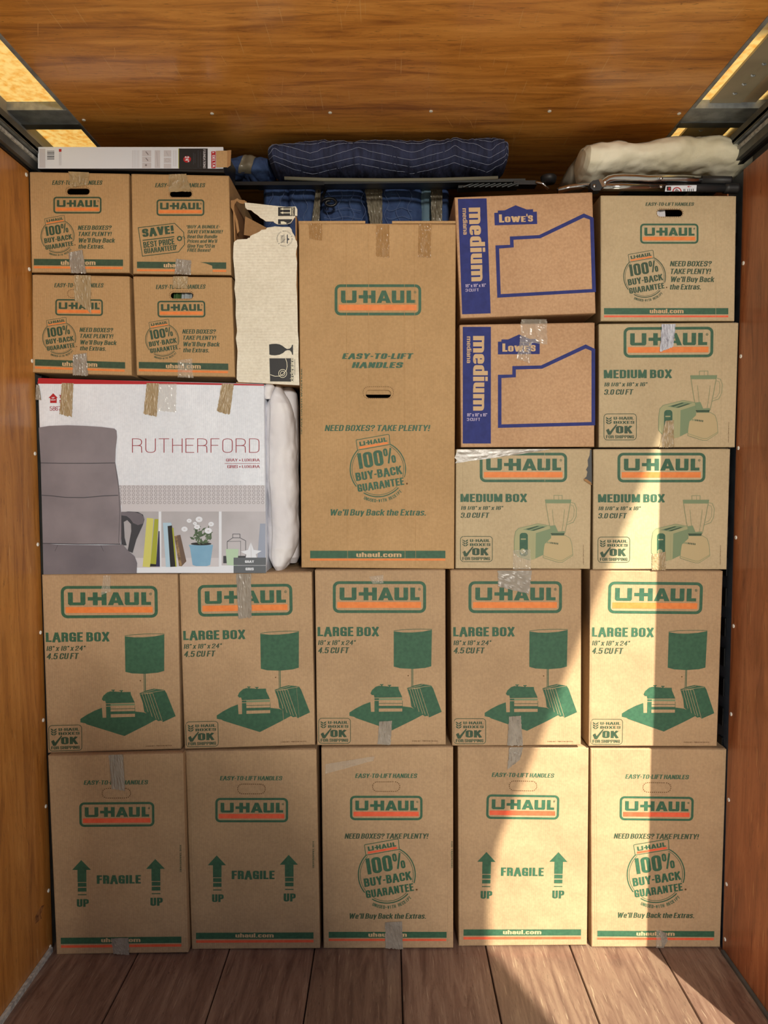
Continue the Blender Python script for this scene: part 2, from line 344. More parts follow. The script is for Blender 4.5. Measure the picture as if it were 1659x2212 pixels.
GL_ = {
 'A': (.58, [('l', [(-.06, 1.06), (.42, 0)]), ('l', [(1.06, 1.06), (.58, 0)]), ('l', [(.42, 0), (.58, 0)]), ('n', [(.2, .70), (.8, .70)])]),
 'B': (.5, [('l', [(0, 0), (0, 1)]), ('r', [(0, 0), (.92, 0), (.92, .47), (0, .47)]), ('r', [(0, .47), (1, .47), (1, 1), (0, 1)])]),
 'C': (.5, [('r', [(1, .30), (1, 0), (0, 0), (0, 1), (1, 1), (1, .68)])]),
 'D': (.5, [('l', [(0, 0), (0, 1)]), ('r', [(0, 0), (1, 0), (1, 1), (0, 1)])]),
 'E': (.42, [('l', [(1, 0), (0, 0), (0, 1), (1, 1)]), ('l', [(0, .48), (.86, .48)])]),
 'F': (.42, [('l', [(1, 0), (0, 0), (0, 1)]), ('l', [(0, .48), (.86, .48)])]),
 'G': (.5, [('r', [(1, .28), (1, 0), (0, 0), (0, 1), (1, 1), (1, .55)]), ('l', [(1, .55), (.62, .55)]), ('l', [(1, .55), (1, 1)])]),
 'H': (.5, [('l', [(0, 0), (0, 1)]), ('l', [(1, 0), (1, 1)]), ('l', [(0, .48), (1, .48)])]),
 'I': (.18, [('l', [(.5, 0), (.5, 1)])]),
 'J': (.42, [('r', [(1, 0), (1, 1), (0, 1), (0, .7)])]),
 'K': (.52, [('l', [(0, 0), (0, 1)]), ('l', [(1, -.02), (.12, .55)]), ('l', [(.42, .36), (1.05, 1.02)])]),
 'L': (.42, [('l', [(0, 0), (0, 1), (1, 1)])]),
 'M': (.66, [('l', [(0, 0), (0, 1)]), ('l', [(1, 0), (1, 1)]), ('l', [(.05, 0), (.5, .95)]), ('l', [(.95, 0), (.5, .95)])]),
 'N': (.52, [('l', [(0, 0), (0, 1)]), ('l', [(1, 0), (1, 1)]), ('l', [(.05, .02), (.95, .98)])]),
 'O': (.5, [O_]), 'Q': (.5, [O_, ('l', [(.6, .75), (1, 1.08)])]),
 'P': (.5, [('l', [(0, 0), (0, 1)]), ('r', [(0, 0), (1, 0), (1, .55), (0, .55)])]),
 'R': (.5, [('l', [(0, 0), (0, 1)]), ('r', [(0, 0), (.96, 0), (.96, .50), (0, .50)]), ('r', [(.5, .50), (.94, .52), (.97, 1)])]),
 'S': (.5, [('r', [(1, .27), (1, 0), (0, 0), (0, .48), (1, .50), (1, 1), (0, 1), (0, .72)])]),
 'T': (.5, [('l', [(0, 0), (1, 0)]), ('l', [(.5, 0), (.5, 1)])]),
 'U': (.5, [('r', [(0, 0), (0, 1), (1, 1), (1, 0)])]),
 'V': (.54, [('l', [(-.02, -.04), (.45, 1)]), ('l', [(1.02, -.04), (.55, 1)])]),
 'W': (.82, [('l', [(0, -.04), (.24, 1)]), ('l', [(.47, .05), (.26, 1)]), ('l', [(.53, .05), (.74, 1)]), ('l', [(1, -.04), (.76, 1)])]),
 'X': (.54, [('l', [(0, -.02), (1, 1.02)]), ('l', [(1, -.02), (0, 1.02)])]),
 'Y': (.54, [('l', [(0, -.02), (.5, .58)]), ('l', [(1, -.02), (.5, .58)]), ('l', [(.5, .58), (.5, 1)])]),
 'Z': (.5, [('l', [(0, 0), (1, 0), (0, 1), (1, 1)])]),
 '0': (.5, [O_]), '1': (.30, [('l', [(.8, 0), (.8, 1)]), ('n', [(0, .2), (.8, .12)])]),
 '2': (.5, [('r', [(0, .3), (0, 0), (1, 0), (1, .42), (0, .85), (0, 1)]), ('l', [(0, 1), (1, 1)])]),
 '3': (.5, [('r', [(0, .27), (0, 0), (1, 0), (1, .47), (.4, .48)]), ('r', [(.4, .48), (1, .49), (1, 1), (0, 1), (0, .72)])]),
 '4': (.52, [('l', [(.78, 0), (.78, 1)]), ('l', [(.78, 0), (0, .68)]), ('l', [(0, .70), (1, .70)])]),
 '5': (.5, [('l', [(.95, 0), (.06, 0), (.0, .45)]), ('r', [(0, .45), (1, .36), (1, 1), (0, 1), (0, .75)])]),
 '6': (.5, [('c', [(0, .42), (1, .42), (1, 1), (0, 1)]), ('r', [(0, .7), (0, 0), (1, 0), (1, .22)])]),
 '7': (.5, [('l', [(0, 0), (1, 0)]), ('n', [(1, .05), (.35, 1)])]),
 '8': (.5, [('c', [(.05, 0), (.95, 0), (.95, .47), (.05, .47)]), ('c', [(0, .47), (1, .47), (1, 1), (0, 1)])]),
 '9': (.5, [('c', [(0, 0), (1, 0), (1, .58), (0, .58)]), ('r', [(1, .3), (1, 1), (0, 1), (0, .78)])]),
 '-': (.26, [('l', [(0, .55), (1, .55)])]), '.': (.16, [('l', [(.5, .99), (.5, 1.0)])]), ',': (.16, [('l', [(.5, .99), (.5, 1.12)])]),
 "'": (.16, [('l', [(.5, 0), (.4, .18)])]), '"': (.3, [('l', [(.1, 0), (.1, .18)]), ('l', [(.95, 0), (.95, .18)])]),
 '!': (.18, [('l', [(.5, 0), (.5, .60)]), ('l', [(.5, .97), (.5, 1.0)])]),
 '?': (.46, [('r', [(0, .28), (0, 0), (1, 0), (1, .38), (.5, .48), (.5, .66)]), ('l', [(.5, .97), (.5, 1.0)])]),
 '/': (.34, [('n', [(1, -.02), (0, 1.02)])]), '*': (.24, [('l', [(0, .04), (1, .26)]), ('l', [(1, .04), (0, .26)])]),
 '%': (.86, [('c', [(0, 0), (.26, 0), (.26, .44), (0, .44)]), ('c', [(.74, .56), (1, .56), (1, 1), (.74, 1)]), ('n', [(.72, -.04), (.28, 1.04)])]),
 '$': (.3, [('r', [(1, .14), (1, .04), (0, .04), (0, .22), (1, .24), (1, .46), (0, .46), (0, .34)]), ('l', [(.5, -.04), (.5, .54)])]),
 'a': (.44, [('r', [(.05, XH+.2), (.05, XH), (1, XH), (1, 1)]), ('c', [(0, .60), (1, .60), (1, 1), (0, 1)])]),
 'b': (.46, [('l', [(0, 0), (0, 1)]), xo()]), 'c': (.42, [('r', [(1, XH+.22), (1, XH), (0, XH), (0, 1), (1, 1), (1, .78)])]),
 'd': (.46, [('l', [(1, 0), (1, 1)]), xo()]),
 'e': (.44, [('l', [(.1, .64), (.9, .64)]), ('r', [(1, .68), (1, XH), (0, XH), (0, 1), (1, 1), (1, .84)])]),
 'f': (.32, [('r', [(1, 0), (.4, 0), (.4, 1)]), ('l', [(0, XH+.02), (1, XH+.02)])]),
 'g': (.46, [xo(), ('r', [(1, XH), (1, 1.28), (0, 1.28)])]),
 'h': (.46, [('l', [(0, 0), (0, 1)]), ('r', [(0, XH+.06), (1, XH), (1, 1)])]),
 'i': (.18, [('l', [(.5, XH), (.5, 1)]), ('l', [(.5, 0), (.5, .02)])]),
 'k': (.46, [('l', [(0, 0), (0, 1)]), ('l', [(1, XH), (.1, .7)]), ('l', [(.45, .55), (1.02, 1.02)])]),
 'l': (.18, [('l', [(.5, 0), (.5, 1)])]),
 'm': (.76, [('l', [(0, XH), (0, 1)]), ('r', [(0, XH+.02), (.5, XH), (.5, 1)]), ('r', [(.5, XH+.02), (1, XH), (1, 1)])]),
 'n': (.46, [('l', [(0, XH), (0, 1)]), ('r', [(0, XH+.02), (1, XH), (1, 1)])]),
 'o': (.46, [xo()]), 'p': (.46, [('l', [(0, XH), (0, 1.28)]), xo()]),
 'r': (.32, [('l', [(0, XH), (0, 1)]), ('r', [(0, XH+.12), (.2, XH), (1, XH)])]),
 's': (.42, [('r', [(1, XH+.16), (1, XH), (0, XH), (0, .60), (1, .66), (1, 1), (0, 1), (0, .86)])]),
 't': (.32, [('r', [(.4, .08), (.4, 1), (1, 1)]), ('l', [(0, XH+.02), (1, XH+.02)])]),
 'u': (.46, [('r', [(0, XH), (0, 1), (1, .97)]), ('l', [(1, XH), (1, 1)])]),
 'v': (.46, [('l', [(0, XH-.03), (.5, 1)]), ('l', [(1, XH-.03), (.5, 1)])]),
 'w': (.7, [('l', [(0, XH-.03), (.25, 1)]), ('l', [(.5, XH), (.25, 1)]), ('l', [(.5, XH), (.75, 1)]), ('l', [(1, XH-.03), (.75, 1)])]),
 'x': (.46, [('l', [(0, XH-.02), (1, 1.02)]), ('l', [(1, XH-.02), (0, 1.02)])]),
 'y': (.46, [('l', [(0, XH-.03), (.5, .96)]), ('n', [(1, XH-.03), (.3, 1.28)])]),
}
_tx = {}
def text_mesh(s, t):
    """outline of the words with stroke weight t (fraction of the cap height); returns faces over normalised points"""
    k = (s, t)
    if k in _tx: return _tx[k]
    V, F, G = [], [], []; x = 0.0; h = t/2; HR = 0.70 if t > .1 else 1.0; gap = 0.075 if t > .1 else .16
    for ch in s:
        if ch == ' ': x += 0.20; continue
        w, st = GL_[ch]; w = w*1.12 if w > .35 else w; iw = max(w-t, 0.0001) if ch not in "Il.i,'!" else 0.0001
        bx = x+h
        for kind, pts in st:
            if kind == 'l' or kind == 'n': q = [(px*iw, py) for px, py in pts]
            else: q = _rc(pts, 0.24, kind == 'c', iw)
            q = [(bx+px, h*HR+py*(1-2*h*HR)) for px, py in q]
            n = len(q); clo = kind == 'c'
            if not clo and kind != 'n':            # square ends
                a, b = Vector(q[0]), Vector(q[1]); d = (a-b)
                if d.length > 1e-6 and (kind != 'r' or pts[0][1] <= 0 or pts[0][1] >= .97 or abs(pts[0][1]-XH) < .1 or pts[0][0] == 0 and pts[0][1] in (.47, .45, .55, .5, .64)): q[0] = tuple(a+d.normalized()*h*(1 if abs(d.x) > abs(d.y) else HR))
                a, b = Vector(q[-1]), Vector(q[-2]); d = (a-b)
                if d.length > 1e-6 and (kind != 'r' or pts[-1][1] <= 0 or pts[-1][1] >= .97 or (abs(pts[-1][1]-XH) < .1 and pts[-1][0] == 1)): q[-1] = tuple(a+d.normalized()*h*(1 if abs(d.x) > abs(d.y) else HR))
            if clo: q = q[:-1]; n -= 1
            o = len(V); L = []; R = []
            for i in range(n):
                a = q[i-1] if (i > 0 or clo) else q[i]; b = q[(i+1) % n] if (i < n-1 or clo) else q[i]; p = q[i]
                d1 = Vector((p[0]-a[0], p[1]-a[1])); d2 = Vector((b[0]-p[0], b[1]-p[1]))
                if d1.length < 1e-9: d1 = d2.copy()
                if d2.length < 1e-9: d2 = d1.copy()
                d1.normalize(); d2.normalize(); tt = d1+d2; tt = tt.normalized() if tt.length > 1e-6 else d1
                nn = Vector((-tt.y, tt.x)); sc = h/max(.6, abs(nn.dot(Vector((-d1.y, d1.x)))))
                L.append((p[0]+nn.x*sc, p[1]+nn.y*sc*HR)); R.append((p[0]-nn.x*sc, p[1]-nn.y*sc*HR))
            V += L+R
            for i in range(n if clo else n-1): F.append((o+i, o+(i+1) % n, o+n+(i+1) % n, o+n+i)); G.append(len(G) and G[-1])
            G = G[:len(F)]; gi = (_tx.get('g', 0)+1) % 23; _tx['g'] = gi
            for i in range(n if clo else n-1): G[-1-i] = gi
            GV = gi
            V[o:] = [(vx, vy, GV) for vx, vy in V[o:]]
        x += max(w, t)+gap if ch not in "Il.i,'!" else t+gap
    xs = [v[0] for v in V]; ys = [v[1] for v in V]; x0, x1, y0, y1 = min(xs), max(xs), min(ys), max(ys)
    _tx[k] = ([((vx-x0)/(x1-x0), (vy-y0)/(y1-y0), g) for vx, vy, g in V], F)
    return _tx[k]

def bil(q, u, v):
    (ax, ay), (bx, by), (cx, cy), (dx, dy) = q
    return ((ax*(1-u)+bx*u)*(1-v)+(dx*(1-u)+cx*u)*v, (ay*(1-u)+by*u)*(1-v)+(dy*(1-u)+cy*u)*v)
def inv_bil(q, x, y):
    u, v = 0.5, 0.5
    for _ in range(6):
        fx, fy = bil(q, u, v); e = 1e-4
        ux, uy = bil(q, u+e, v); vx, vy = bil(q, u, v+e)
        a, b, c, d = (ux-fx)/e, (vx-fx)/e, (uy-fy)/e, (vy-fy)/e
        det = a*d-b*c; rx, ry = x-fx, y-fy
        u += (rx*d-b*ry)/det; v += (a*ry-c*rx)/det
    return u, v

class Ink:
    """flat print: 2-D shapes in sheet coordinates laid on a box face"""
    def __init__(s, face_y, zoom=(0, 0, 1), ref=None, dst=None, off=0.0005):
        s.Y = face_y; s.z = zoom; s.ref = ref; s.dst = dst; s.off = off; s.mb = MB(); s.cuts = []; s.inc = 0
    def w(s, x, y, lay=0):
        px, py = s.z[0] + x / s.z[2], s.z[1] + y / s.z[2]
        if s.ref is not None and s.ref is not s.dst:
            u, v = inv_bil(s.ref, px, py); px, py = bil(s.dst, u, v)
        p = P(px, py, s.Y)
        return Vector((p.x, s.Y - s.off - lay * 0.0003, p.z))
    def poly(s, pts, m, lay=0):
        t = tessellate_polygon([[Vector((x, y, 0)) for x, y in pts]])
        fs = []
        for a, b, c in t:
            (ax, ay), (bx, by), (cx, cy) = pts[a], pts[b], pts[c]
            fs.append((a, b, c) if (bx-ax)*(cy-ay)-(by-ay)*(cx-ax) < 0 else (a, c, b))
        s.inc = (s.inc+1) % 23
        s.mb.add([s.w(x, y, lay+s.inc*0.03) for x, y in pts], fs, m)
    def rect(s, x0, y0, x1, y1, m, lay=0, dy=0):
        s.poly([(x0, y0), (x1, y0+dy), (x1, y1+dy), (x0, y1)], m, lay)
    def ell(s, cx, cy, rx, ry, m, lay=0, n=20):
        s.poly([(cx+rx*math.cos(2*math.pi*k/n), cy+ry*math.sin(2*math.pi*k/n)) for k in range(n)], m, lay)
    def ring(s, outer, inner, m, lay=0, closed=True):
        n = len(outer); s.inc = (s.inc+1) % 23; lay = lay+s.inc*0.03; vs = [s.w(x, y, lay) for x, y in outer] + [s.w(x, y, lay) for x, y in inner]
        s.mb.add(vs, [(i, (i+1) % n, n+(i+1) % n, n+i) for i in range(n if closed else n-1)], m)
    def line(s, pts, th, m, lay=0, closed=False):
        n = len(pts); o = []; i_ = []
        for k in range(n):
            a = pts[k-1] if (k > 0 or closed) else pts[k]; b = pts[(k+1) % n] if (k < n-1 or closed) else pts[k]
            p = pts[k]
            d1 = Vector((p[0]-a[0], p[1]-a[1])); d2 = Vector((b[0]-p[0], b[1]-p[1]))
            if d1.length < 1e-9: d1 = d2
            if d2.length < 1e-9: d2 = d1
            d1.normalize(); d2.normalize(); t = (d1+d2)
            t = t.normalized() if t.length > 1e-6 else d1
            nn = Vector((-t.y, t.x)); sc = th/2/max(0.35, abs(nn.dot(Vector((-d1.y, d1.x)))))
            o.append((p[0]+nn.x*sc, p[1]+nn.y*sc)); i_.append((p[0]-nn.x*sc, p[1]-nn.y*sc))
        s.ring(o, i_, m, lay, closed)
    def rr(s, x0, y0, x1, y1, r, n=5):
        out = []
        for cx, cy, a0 in ((x1-r, y0+r, -90), (x1-r, y1-r, 0), (x0+r, y1-r, 90), (x0+r, y0+r, 180)):
            for k in range(n+1):
                a = math.radians(a0+90*k/n); out.append((cx+r*math.cos(a), cy+r*math.sin(a)))
        return out
    def rrline(s, x0, y0, x1, y1, r, th, m, lay=0):
        s.ring(s.rr(x0, y0, x1, y1, r), s.rr(x0+th, y0+th, x1-th, y1-th, max(r-th, r*0.3)), m, lay)
    def dash(s, x0, y0, x1, y1, r, th, m, step=7, gap=4, lay=0):
        pts = s.rr(x0, y0, x1, y1, r, 8); pts.append(pts[0]); dist = 0; seg = []
        for a, b in zip(pts, pts[1:]):
            L = math.hypot(b[0]-a[0], b[1]-a[1]); k = max(1, int(L/1.0))
            for j in range(k):
                q = (a[0]+(b[0]-a[0])*j/k, a[1]+(b[1]-a[1])*j/k)
                if dist % (step+gap) < step: seg.append(q)
                else:
                    if len(seg) > 1: s.line([seg[0], seg[-1]], th, m, lay)
                    seg = []
                dist += L/k
    def text(s, t, x0, y0, x1, y1, m, bold=0.02, shear=0.0, rot=0.0, lay=0, vert=0):
        """fit t in the box; shear leans it; rot in degrees about its centre; vert=1 reads downward, -1 upward"""
        vs, fs = text_mesh(t, round(max(0.035, min(0.30, 0.14+bold*2.9)), 3))
        cx, cy = (x0+x1)/2, (y0+y1)/2; a = math.radians(rot); ca, sa = math.cos(a), math.sin(a)
        out = []
        for u, v, g in vs:
            if vert == 1: x, y = x1-(x1-x0)*v, y0+(y1-y0)*u
            elif vert == -1: x, y = x0+(x1-x0)*v, y1-(y1-y0)*u
            else:
                h = y1-y0; x = x0+(x1-x0-shear*h)*u+shear*h*(1-v); y = y0+h*v
            dx, dy = x-cx, y-cy
            out.append(s.w(cx+dx*ca-dy*sa, cy+dx*sa+dy*ca, lay+g*0.03))
        s.cuts.append(len(s.mb.f)); s.mb.add(out, fs, m)
    # the wordmark: wide letters, H with its bar running left, in a 627 x 225 frame
    def wordmark(s, x0, y0, x1, y1, gr, ora, frame=True, rot=0.0, th=20, lay=0, tiny=False):
        sx, sy = (x1-x0)/627.0, (y1-y0)/225.0
        cx, cy = (x0+x1)/2, (y0+y1)/2; a = math.radians(rot); ca, sa = math.cos(a), math.sin(a)
        def T(pts):
            o = []
            for x, y in pts:
                dx, dy = x0+x*sx-cx, y0+y*sy-cy
                o.append((cx+dx*ca-dy*sa, cy+dx*sa+dy*ca))
            return o
        def R(a_, b_, c_, d_): s.poly(T([(a_, b_), (c_, b_), (c_, d_), (a_, d_)]), gr, lay)
        if frame:
            s.ring(T(s.rr(0, 0, 627, 225, 42)), T(s.rr(th, th, 627-th, 225-th, 24)), gr, lay)
        t, b = 45, 135
        # U with squared, slightly rounded foot
        s.poly(T([(46, t), (78, t), (78, b-20), (127, b-20), (127, t), (159, t), (159, b-10), (150, b), (57, b), (46, b-10)]), gr, lay)
        R(174, 78, 296, 102)
        R(207, t, 239, b); R(264, t, 296, b)
        s.poly(T([(305, b), (340, t), (372, t), (407, b), (374, b), (369, b-16), (343, b-16), (338, b)]), gr, lay) if False else None
        s.poly(T([(304, b), (341, t), (359, t), (359, t+28), (339, b)]), gr, lay)
        s.poly(T([(408, b), (371, t), (356, t), (356, t+28), (373, b)]), gr, lay)
        R(336, b-34, 378, b-15)
        s.poly(T([(414, t), (446, t), (446, b-20), (475, b-20), (475, t), (506, t), (506, b-8), (498, b), (422, b), (414, b-8)]), gr, lay)
        s.poly(T([(521, t), (553, t), (553, b-22), (584, b-22), (584, b), (521, b)]), gr, lay)
        if not tiny:
            c = T([(582, 57)])[0]; rr_ = 9*sx
            s.ring([(c[0]+rr_*math.cos(k*.63), c[1]+rr_*math.sin(k*.63)) for k in range(10)],
                   [(c[0]+rr_*.72*math.cos(k*.63), c[1]+rr_*.72*math.sin(k*.63)) for k in range(10)], gr, lay)
            s.text('R', c[0]-rr_*.35, c[1]-rr_*.45, c[0]+rr_*.35, c[1]+rr_*.45, gr, 0.02, lay=lay)
        s.poly(T([(30, 147), (594, 147), (594, 189), (30, 189)]), ora, lay)
    # the round guarantee stamp, drawn at radius 630 around (790,1000)
    def stamp(s, cx, cy, R, gr, ora):
        k = R/630.0
        X = lambda x: cx+(x-790)*k
        Y = lambda y: cy+(y-1000)*k
        q = lambda pts: [(X(x), Y(y)) for x, y in pts]
        s.line(q([(312, 348), (1018, 222), (1045, 240), (1062, 448), (345, 575), (333, 560), (303, 365)]), 15*k, gr, 0, True)
        s.wordmark(X(330), Y(275), X(1030), Y(520), gr, ora, frame=False, rot=-9.6, tiny=True) if False else None
        # little wordmark: same letters along the tilted plate
        sub = Ink(s.Y, s.z, s.ref, s.dst, s.off); sub.mb = s.mb
        sub.wordmark(X(325), Y(290), X(1045), Y(530), gr, ora, frame=False, rot=-9.8, tiny=True)
        def arc(r, th, a0, a1):
            n = max(4, int(abs(a1-a0)/5)); pts = []
            for j in range(n+1):
                a = math.radians(a0+(a1-a0)*j/n); pts.append((X(790+r*math.cos(a)), Y(1000+r*math.sin(a))))
            s.line(pts, th*k, gr)
        for r, th in ((619, 24), (578, 11)):
            arc(r, th, -63, 17); arc(r, th, 42, 121); arc(r, th, 141, 224)
        def rt(t, x, y, w, h, bold=0.03):
            s.text(t, X(x-w/2), Y(y-h/2), X(x+w/2), Y(y+h/2), gr, bold, rot=-9)
        rt('100', 622, 782, 570, 350); rt('%', 1050, 700, 255, 350, 0.005)
        rt('BUY-BACK', 812, 1098, 1050, 205); rt('GUARANTEE', 853, 1352, 1050, 180)
        s.ell(X(1440), Y(1325), 22*k, 22*k, PERF, n=8)
        tx = 'UNUSED-WITH RECEIPT'; n = len(tx)
        for j, ch in enumerate(tx):
            if ch == ' ': continue
            a = math.radians(116-73*(j+0.5)/n); r = 708
            x, y = 790+r*math.cos(a), 1000+r*math.sin(a)
            w = 40 if ch != 'I' else 14; h = 72
            if ch == '-': h = 10
            s.text(ch, X(x-w/2), Y(y-h/2), X(x+w/2), Y(y+h/2), gr, 0.02, rot=math.degrees(a)-90)
    def okstamp(s, x0, y0, x1, y1, gr):
        w, h = x1-x0, y1-y0
        X = lambda u: x0+u*w
        Y = lambda v: y0+v*h
        s.rrline(x0, y0, x1, y1, w*0.11, w*0.018, gr)
        for dx in (0, 1):
            for j in range(3):
                a = 0.12+j*0.085
                if dx: s.poly([(X(.165), Y(a+.06)), (X(.245), Y(a)), (X(.235), Y(a+.06)), (X(.165), Y(a+.115))], gr)
                else: s.poly([(X(.065), Y(a)), (X(.15), Y(a+.06)), (X(.15), Y(a+.115)), (X(.075), Y(a+.06))], gr)
        s.text('U-HAUL', X(.30), Y(.12), X(.92), Y(.235), gr, 0.022)
        s.text('BOXES', X(.30), Y(.275), X(.93), Y(.385), gr, 0.022)
        s.poly([(X(.07), Y(.62)), (X(.15), Y(.56)), (X(.19), Y(.67)), (X(.38), Y(.40)), (X(.41), Y(.42)), (X(.21), Y(.79)), (X(.13), Y(.79))], gr)
        s.text('OK', X(.37), Y(.45), X(.88), Y(.755), gr, 0.034)
        s.text('FOR SHIPPING', X(.07), Y(.81), X(.92), Y(.93), gr, 0.02)
    def put(s, name, parent, label=None):
        if name == 'printed_lettering' and len(s.cuts) > 1:      # each line of words is a part of its own
            cuts = s.cuts+[len(s.mb.f)]; cuts[0] = 0
            for a, b in zip(cuts, cuts[1:]):
                q = MB(); q.mats = s.mb.mats; mp = {}
                for f, m in zip(s.mb.f[a:b], s.mb.m[a:b]):
                    g = []
                    for i in f:
                        if i not in mp: mp[i] = len(q.v); q.v.append(s.mb.v[i])
                        g.append(mp[i])
                    q.f.append(g); q.m.append(m)
                q.build('printed_words', parent)
            return
        return s.mb.build(name, parent, label=label)

# ------------------------------------------------------------------ carton builder
def carton(quad, Y, depth, m, name, label, group, holes=(), inside=CARD_IN, cat='box', bev=0.004, top_over=None, gap=0.6):
    """quad: four front corners TL TR BR BL as directions met at plane Y"""
    TL, TR, BR, BL = [P(x, y, Y) for x, y in quad]
    c = (TL+TR+BR+BL)/4
    base = Vector(((BL.x+BR.x)/2, Y+depth/2, min(BL.z, BR.z)))
    th = thing(name, label, cat, base, group)
    g = 0.0012
    def shrink(v, d): 
        return Vector((v.x+(d if v.x < c.x else -d), v.y, v.z+(d if v.z < c.z else -d)))
    Q = [shrink(v, g) for v in (TL, TR, BR, BL)]
    qi = [shrink(v, bev) for v in Q]
    mb = MB()
    # front panel, with real holes
    def arc_pts(hole):
        x0, y0, x1, y1 = hole; r = (y1-y0)/2; pts = []
        for cx_, a0 in ((x1-r, -90), (x0+r, 90)):
            for k in range(9):
                a = math.radians(a0+180*k/8); pts.append(P(cx_+r*math.cos(a), (y0+y1)/2+r*math.sin(a), Y))
        return pts
    loops = [[Vector((v.x, v.z, 0)) for v in qi]]; vs = list(qi); hl = []
    for h in holes:
        pts = arc_pts(h); hl.append((len(vs), len(pts))); vs += pts
        loops.append([Vector((v.x, v.z, 0)) for v in pts])
    fs = []
    for a, b, d in tessellate_polygon(loops):
        va, vb, vd = vs[a], vs[b], vs[d]
        cr = (vb.x-va.x)*(vd.z-va.z)-(vb.z-va.z)*(vd.x-va.x)
        fs.append((a, b, d) if cr > 0 else (a, d, b))
    mb.add(vs, fs, m)
    for st, n in hl:
        ring = vs[st:st+n]; back = [v+Vector((0, 0.005, 0)) for v in ring]
        mb.add(ring+back, [(i, (i+1) % n, n+(i+1) % n, n+i) for i in range(n)], inside)
    # rounded edge, sides, top, bottom, back
    R1 = [v+Vector((0, bev*0.35, 0)) for v in [shrink(v, bev*0.3) for v in Q]]
    R2 = [v+Vector((0, bev, 0)) for v in Q]
    R3 = [v+Vector((0, depth, 0)) for v in Q]
    rings = [qi, R1, R2, R3]
    vv = [v for r in rings for v in r]; ff = []
    for r in range(3):
        for k in range(4):
            a, b = r*4+k, r*4+(k+1) % 4
            ff.append((a, a+4, b+4, b))
    ff.append((12, 15, 14, 13))
    mb.add(vv, ff, m)
    if holes:     # hollow: inner lining so that the hole looks into the box
        i0 = [shrink(v, 0.006)+Vector((0, 0.005, 0)) for v in Q]; i1 = [v+Vector((0, depth-0.012, 0)) for v in i0]
        mb.add(i0+i1, [(0, 1, 5, 4), (1, 2, 6, 5), (2, 3, 7, 6), (3, 0, 4, 7), (4, 5, 6, 7)], inside)
    mb.build('body', th)
    # closed flaps: two leaves on top meeting along the middle
    if top_over != 'none':
        zt = max(Q[0].z, Q[1].z); x0, x1 = Q[0].x, Q[1].x
        for k in (0, 1):
            f = MB(); ya, yb = (Y+0.006, Y+depth/2-0.002) if k == 0 else (Y+depth/2+0.002, Y+depth-0.004)
            zl, zr = Q[0].z, Q[1].z
            f.hexa([Vector((x0+.004, ya, zl-.001)), Vector((x1-.004, ya, zr-.001)), Vector((x1-.004, ya, zr+.0012)), Vector((x0+.004, ya, zl+.0012)),
                    Vector((x0+.004, yb, zl-.001)), Vector((x1-.004, yb, zr-.001)), Vector((x1-.004, yb, zr+.0012)), Vector((x0+.004, yb, zl+.0012))], m)
            f.build('flap', th)
    return th

def tape(parent, pts, Y, m, seed=0, nu=16, nv=20, amp=0.0022, lift=0.0014, name='tape', label=None, jag=0.02):
    """pts: outline TL TR BR BL on plane Y; wrinkled strip standing just off the face"""
    mb = MB(); vs = []; fs = []
    rnd = random.Random(seed)
    eb = [rnd.uniform(-1, 1) for _ in range(nu+1)]
    for j in range(nv+1):
        for i in range(nu+1):
            u, v = i/nu, j/nv
            vv = v*(1+jag*eb[i]) if j == nv else v
            uu = u+(0.02*rnd.uniform(-1, 1) if i in (0, nu) else 0)
            x, y = bil(pts, uu, vv)
            p = P(x, y, Y)
            # long pulled creases that fan from a pinch, plus slight cockle
            fan = (u-0.5)*(1+0.5*v*math.sin(seed*1.7))+0.16*v*math.sin(seed)
            cr = noise.noise(Vector((fan*5.5+seed*5.3, v*1.3+seed, seed*1.7)))
            cr2 = noise.noise(Vector((fan*13+seed*2.3, v*3.1, seed*2.9)))
            ridge = max(0, 1-abs(cr)*7)*0.9+max(0, 1-abs(cr2)*6)*0.45
            p.y = Y-lift-amp*(0.3+ridge*(0.5+0.5*abs(math.sin(v*5+seed))))
            vs.append(p)
    for j in range(nv):
        for i in range(nu):
            a = j*(nu+1)+i
            fs.append((a, a+nu+1, a+nu+2, a+1))
    mb.add(vs, fs, m)
    return mb.build(name, parent, label=label)

# ================================================================== THE SETTING
D0 = 2.360                         # where the wall of boxes faces the door
REAR = 1.80                        # the truck's rear sill
FRONT = 4.3
CEIL = P(829, 314, D0+.22).z
XL = P(111, 1990, D0).x; XR = P(1563, 1990, D0).x
XLt = P(62, 400, D0).x; XRt = P(1606, 400, D0).x
# (walls lean out a touch upwards, as in the photograph)
def wall_x(side, z):
    z0 = 0.1; z1 = P(62, 400, D0).z
    a, b = (XL, XLt) if side < 0 else (XR, XRt)
    return a+(b-a)*(z-z0)/(z1-z0)

def struct_empty(name):
    o = bpy.data.objects.new(name, None); COL.objects.link(o); o['kind'] = 'structure'; return o

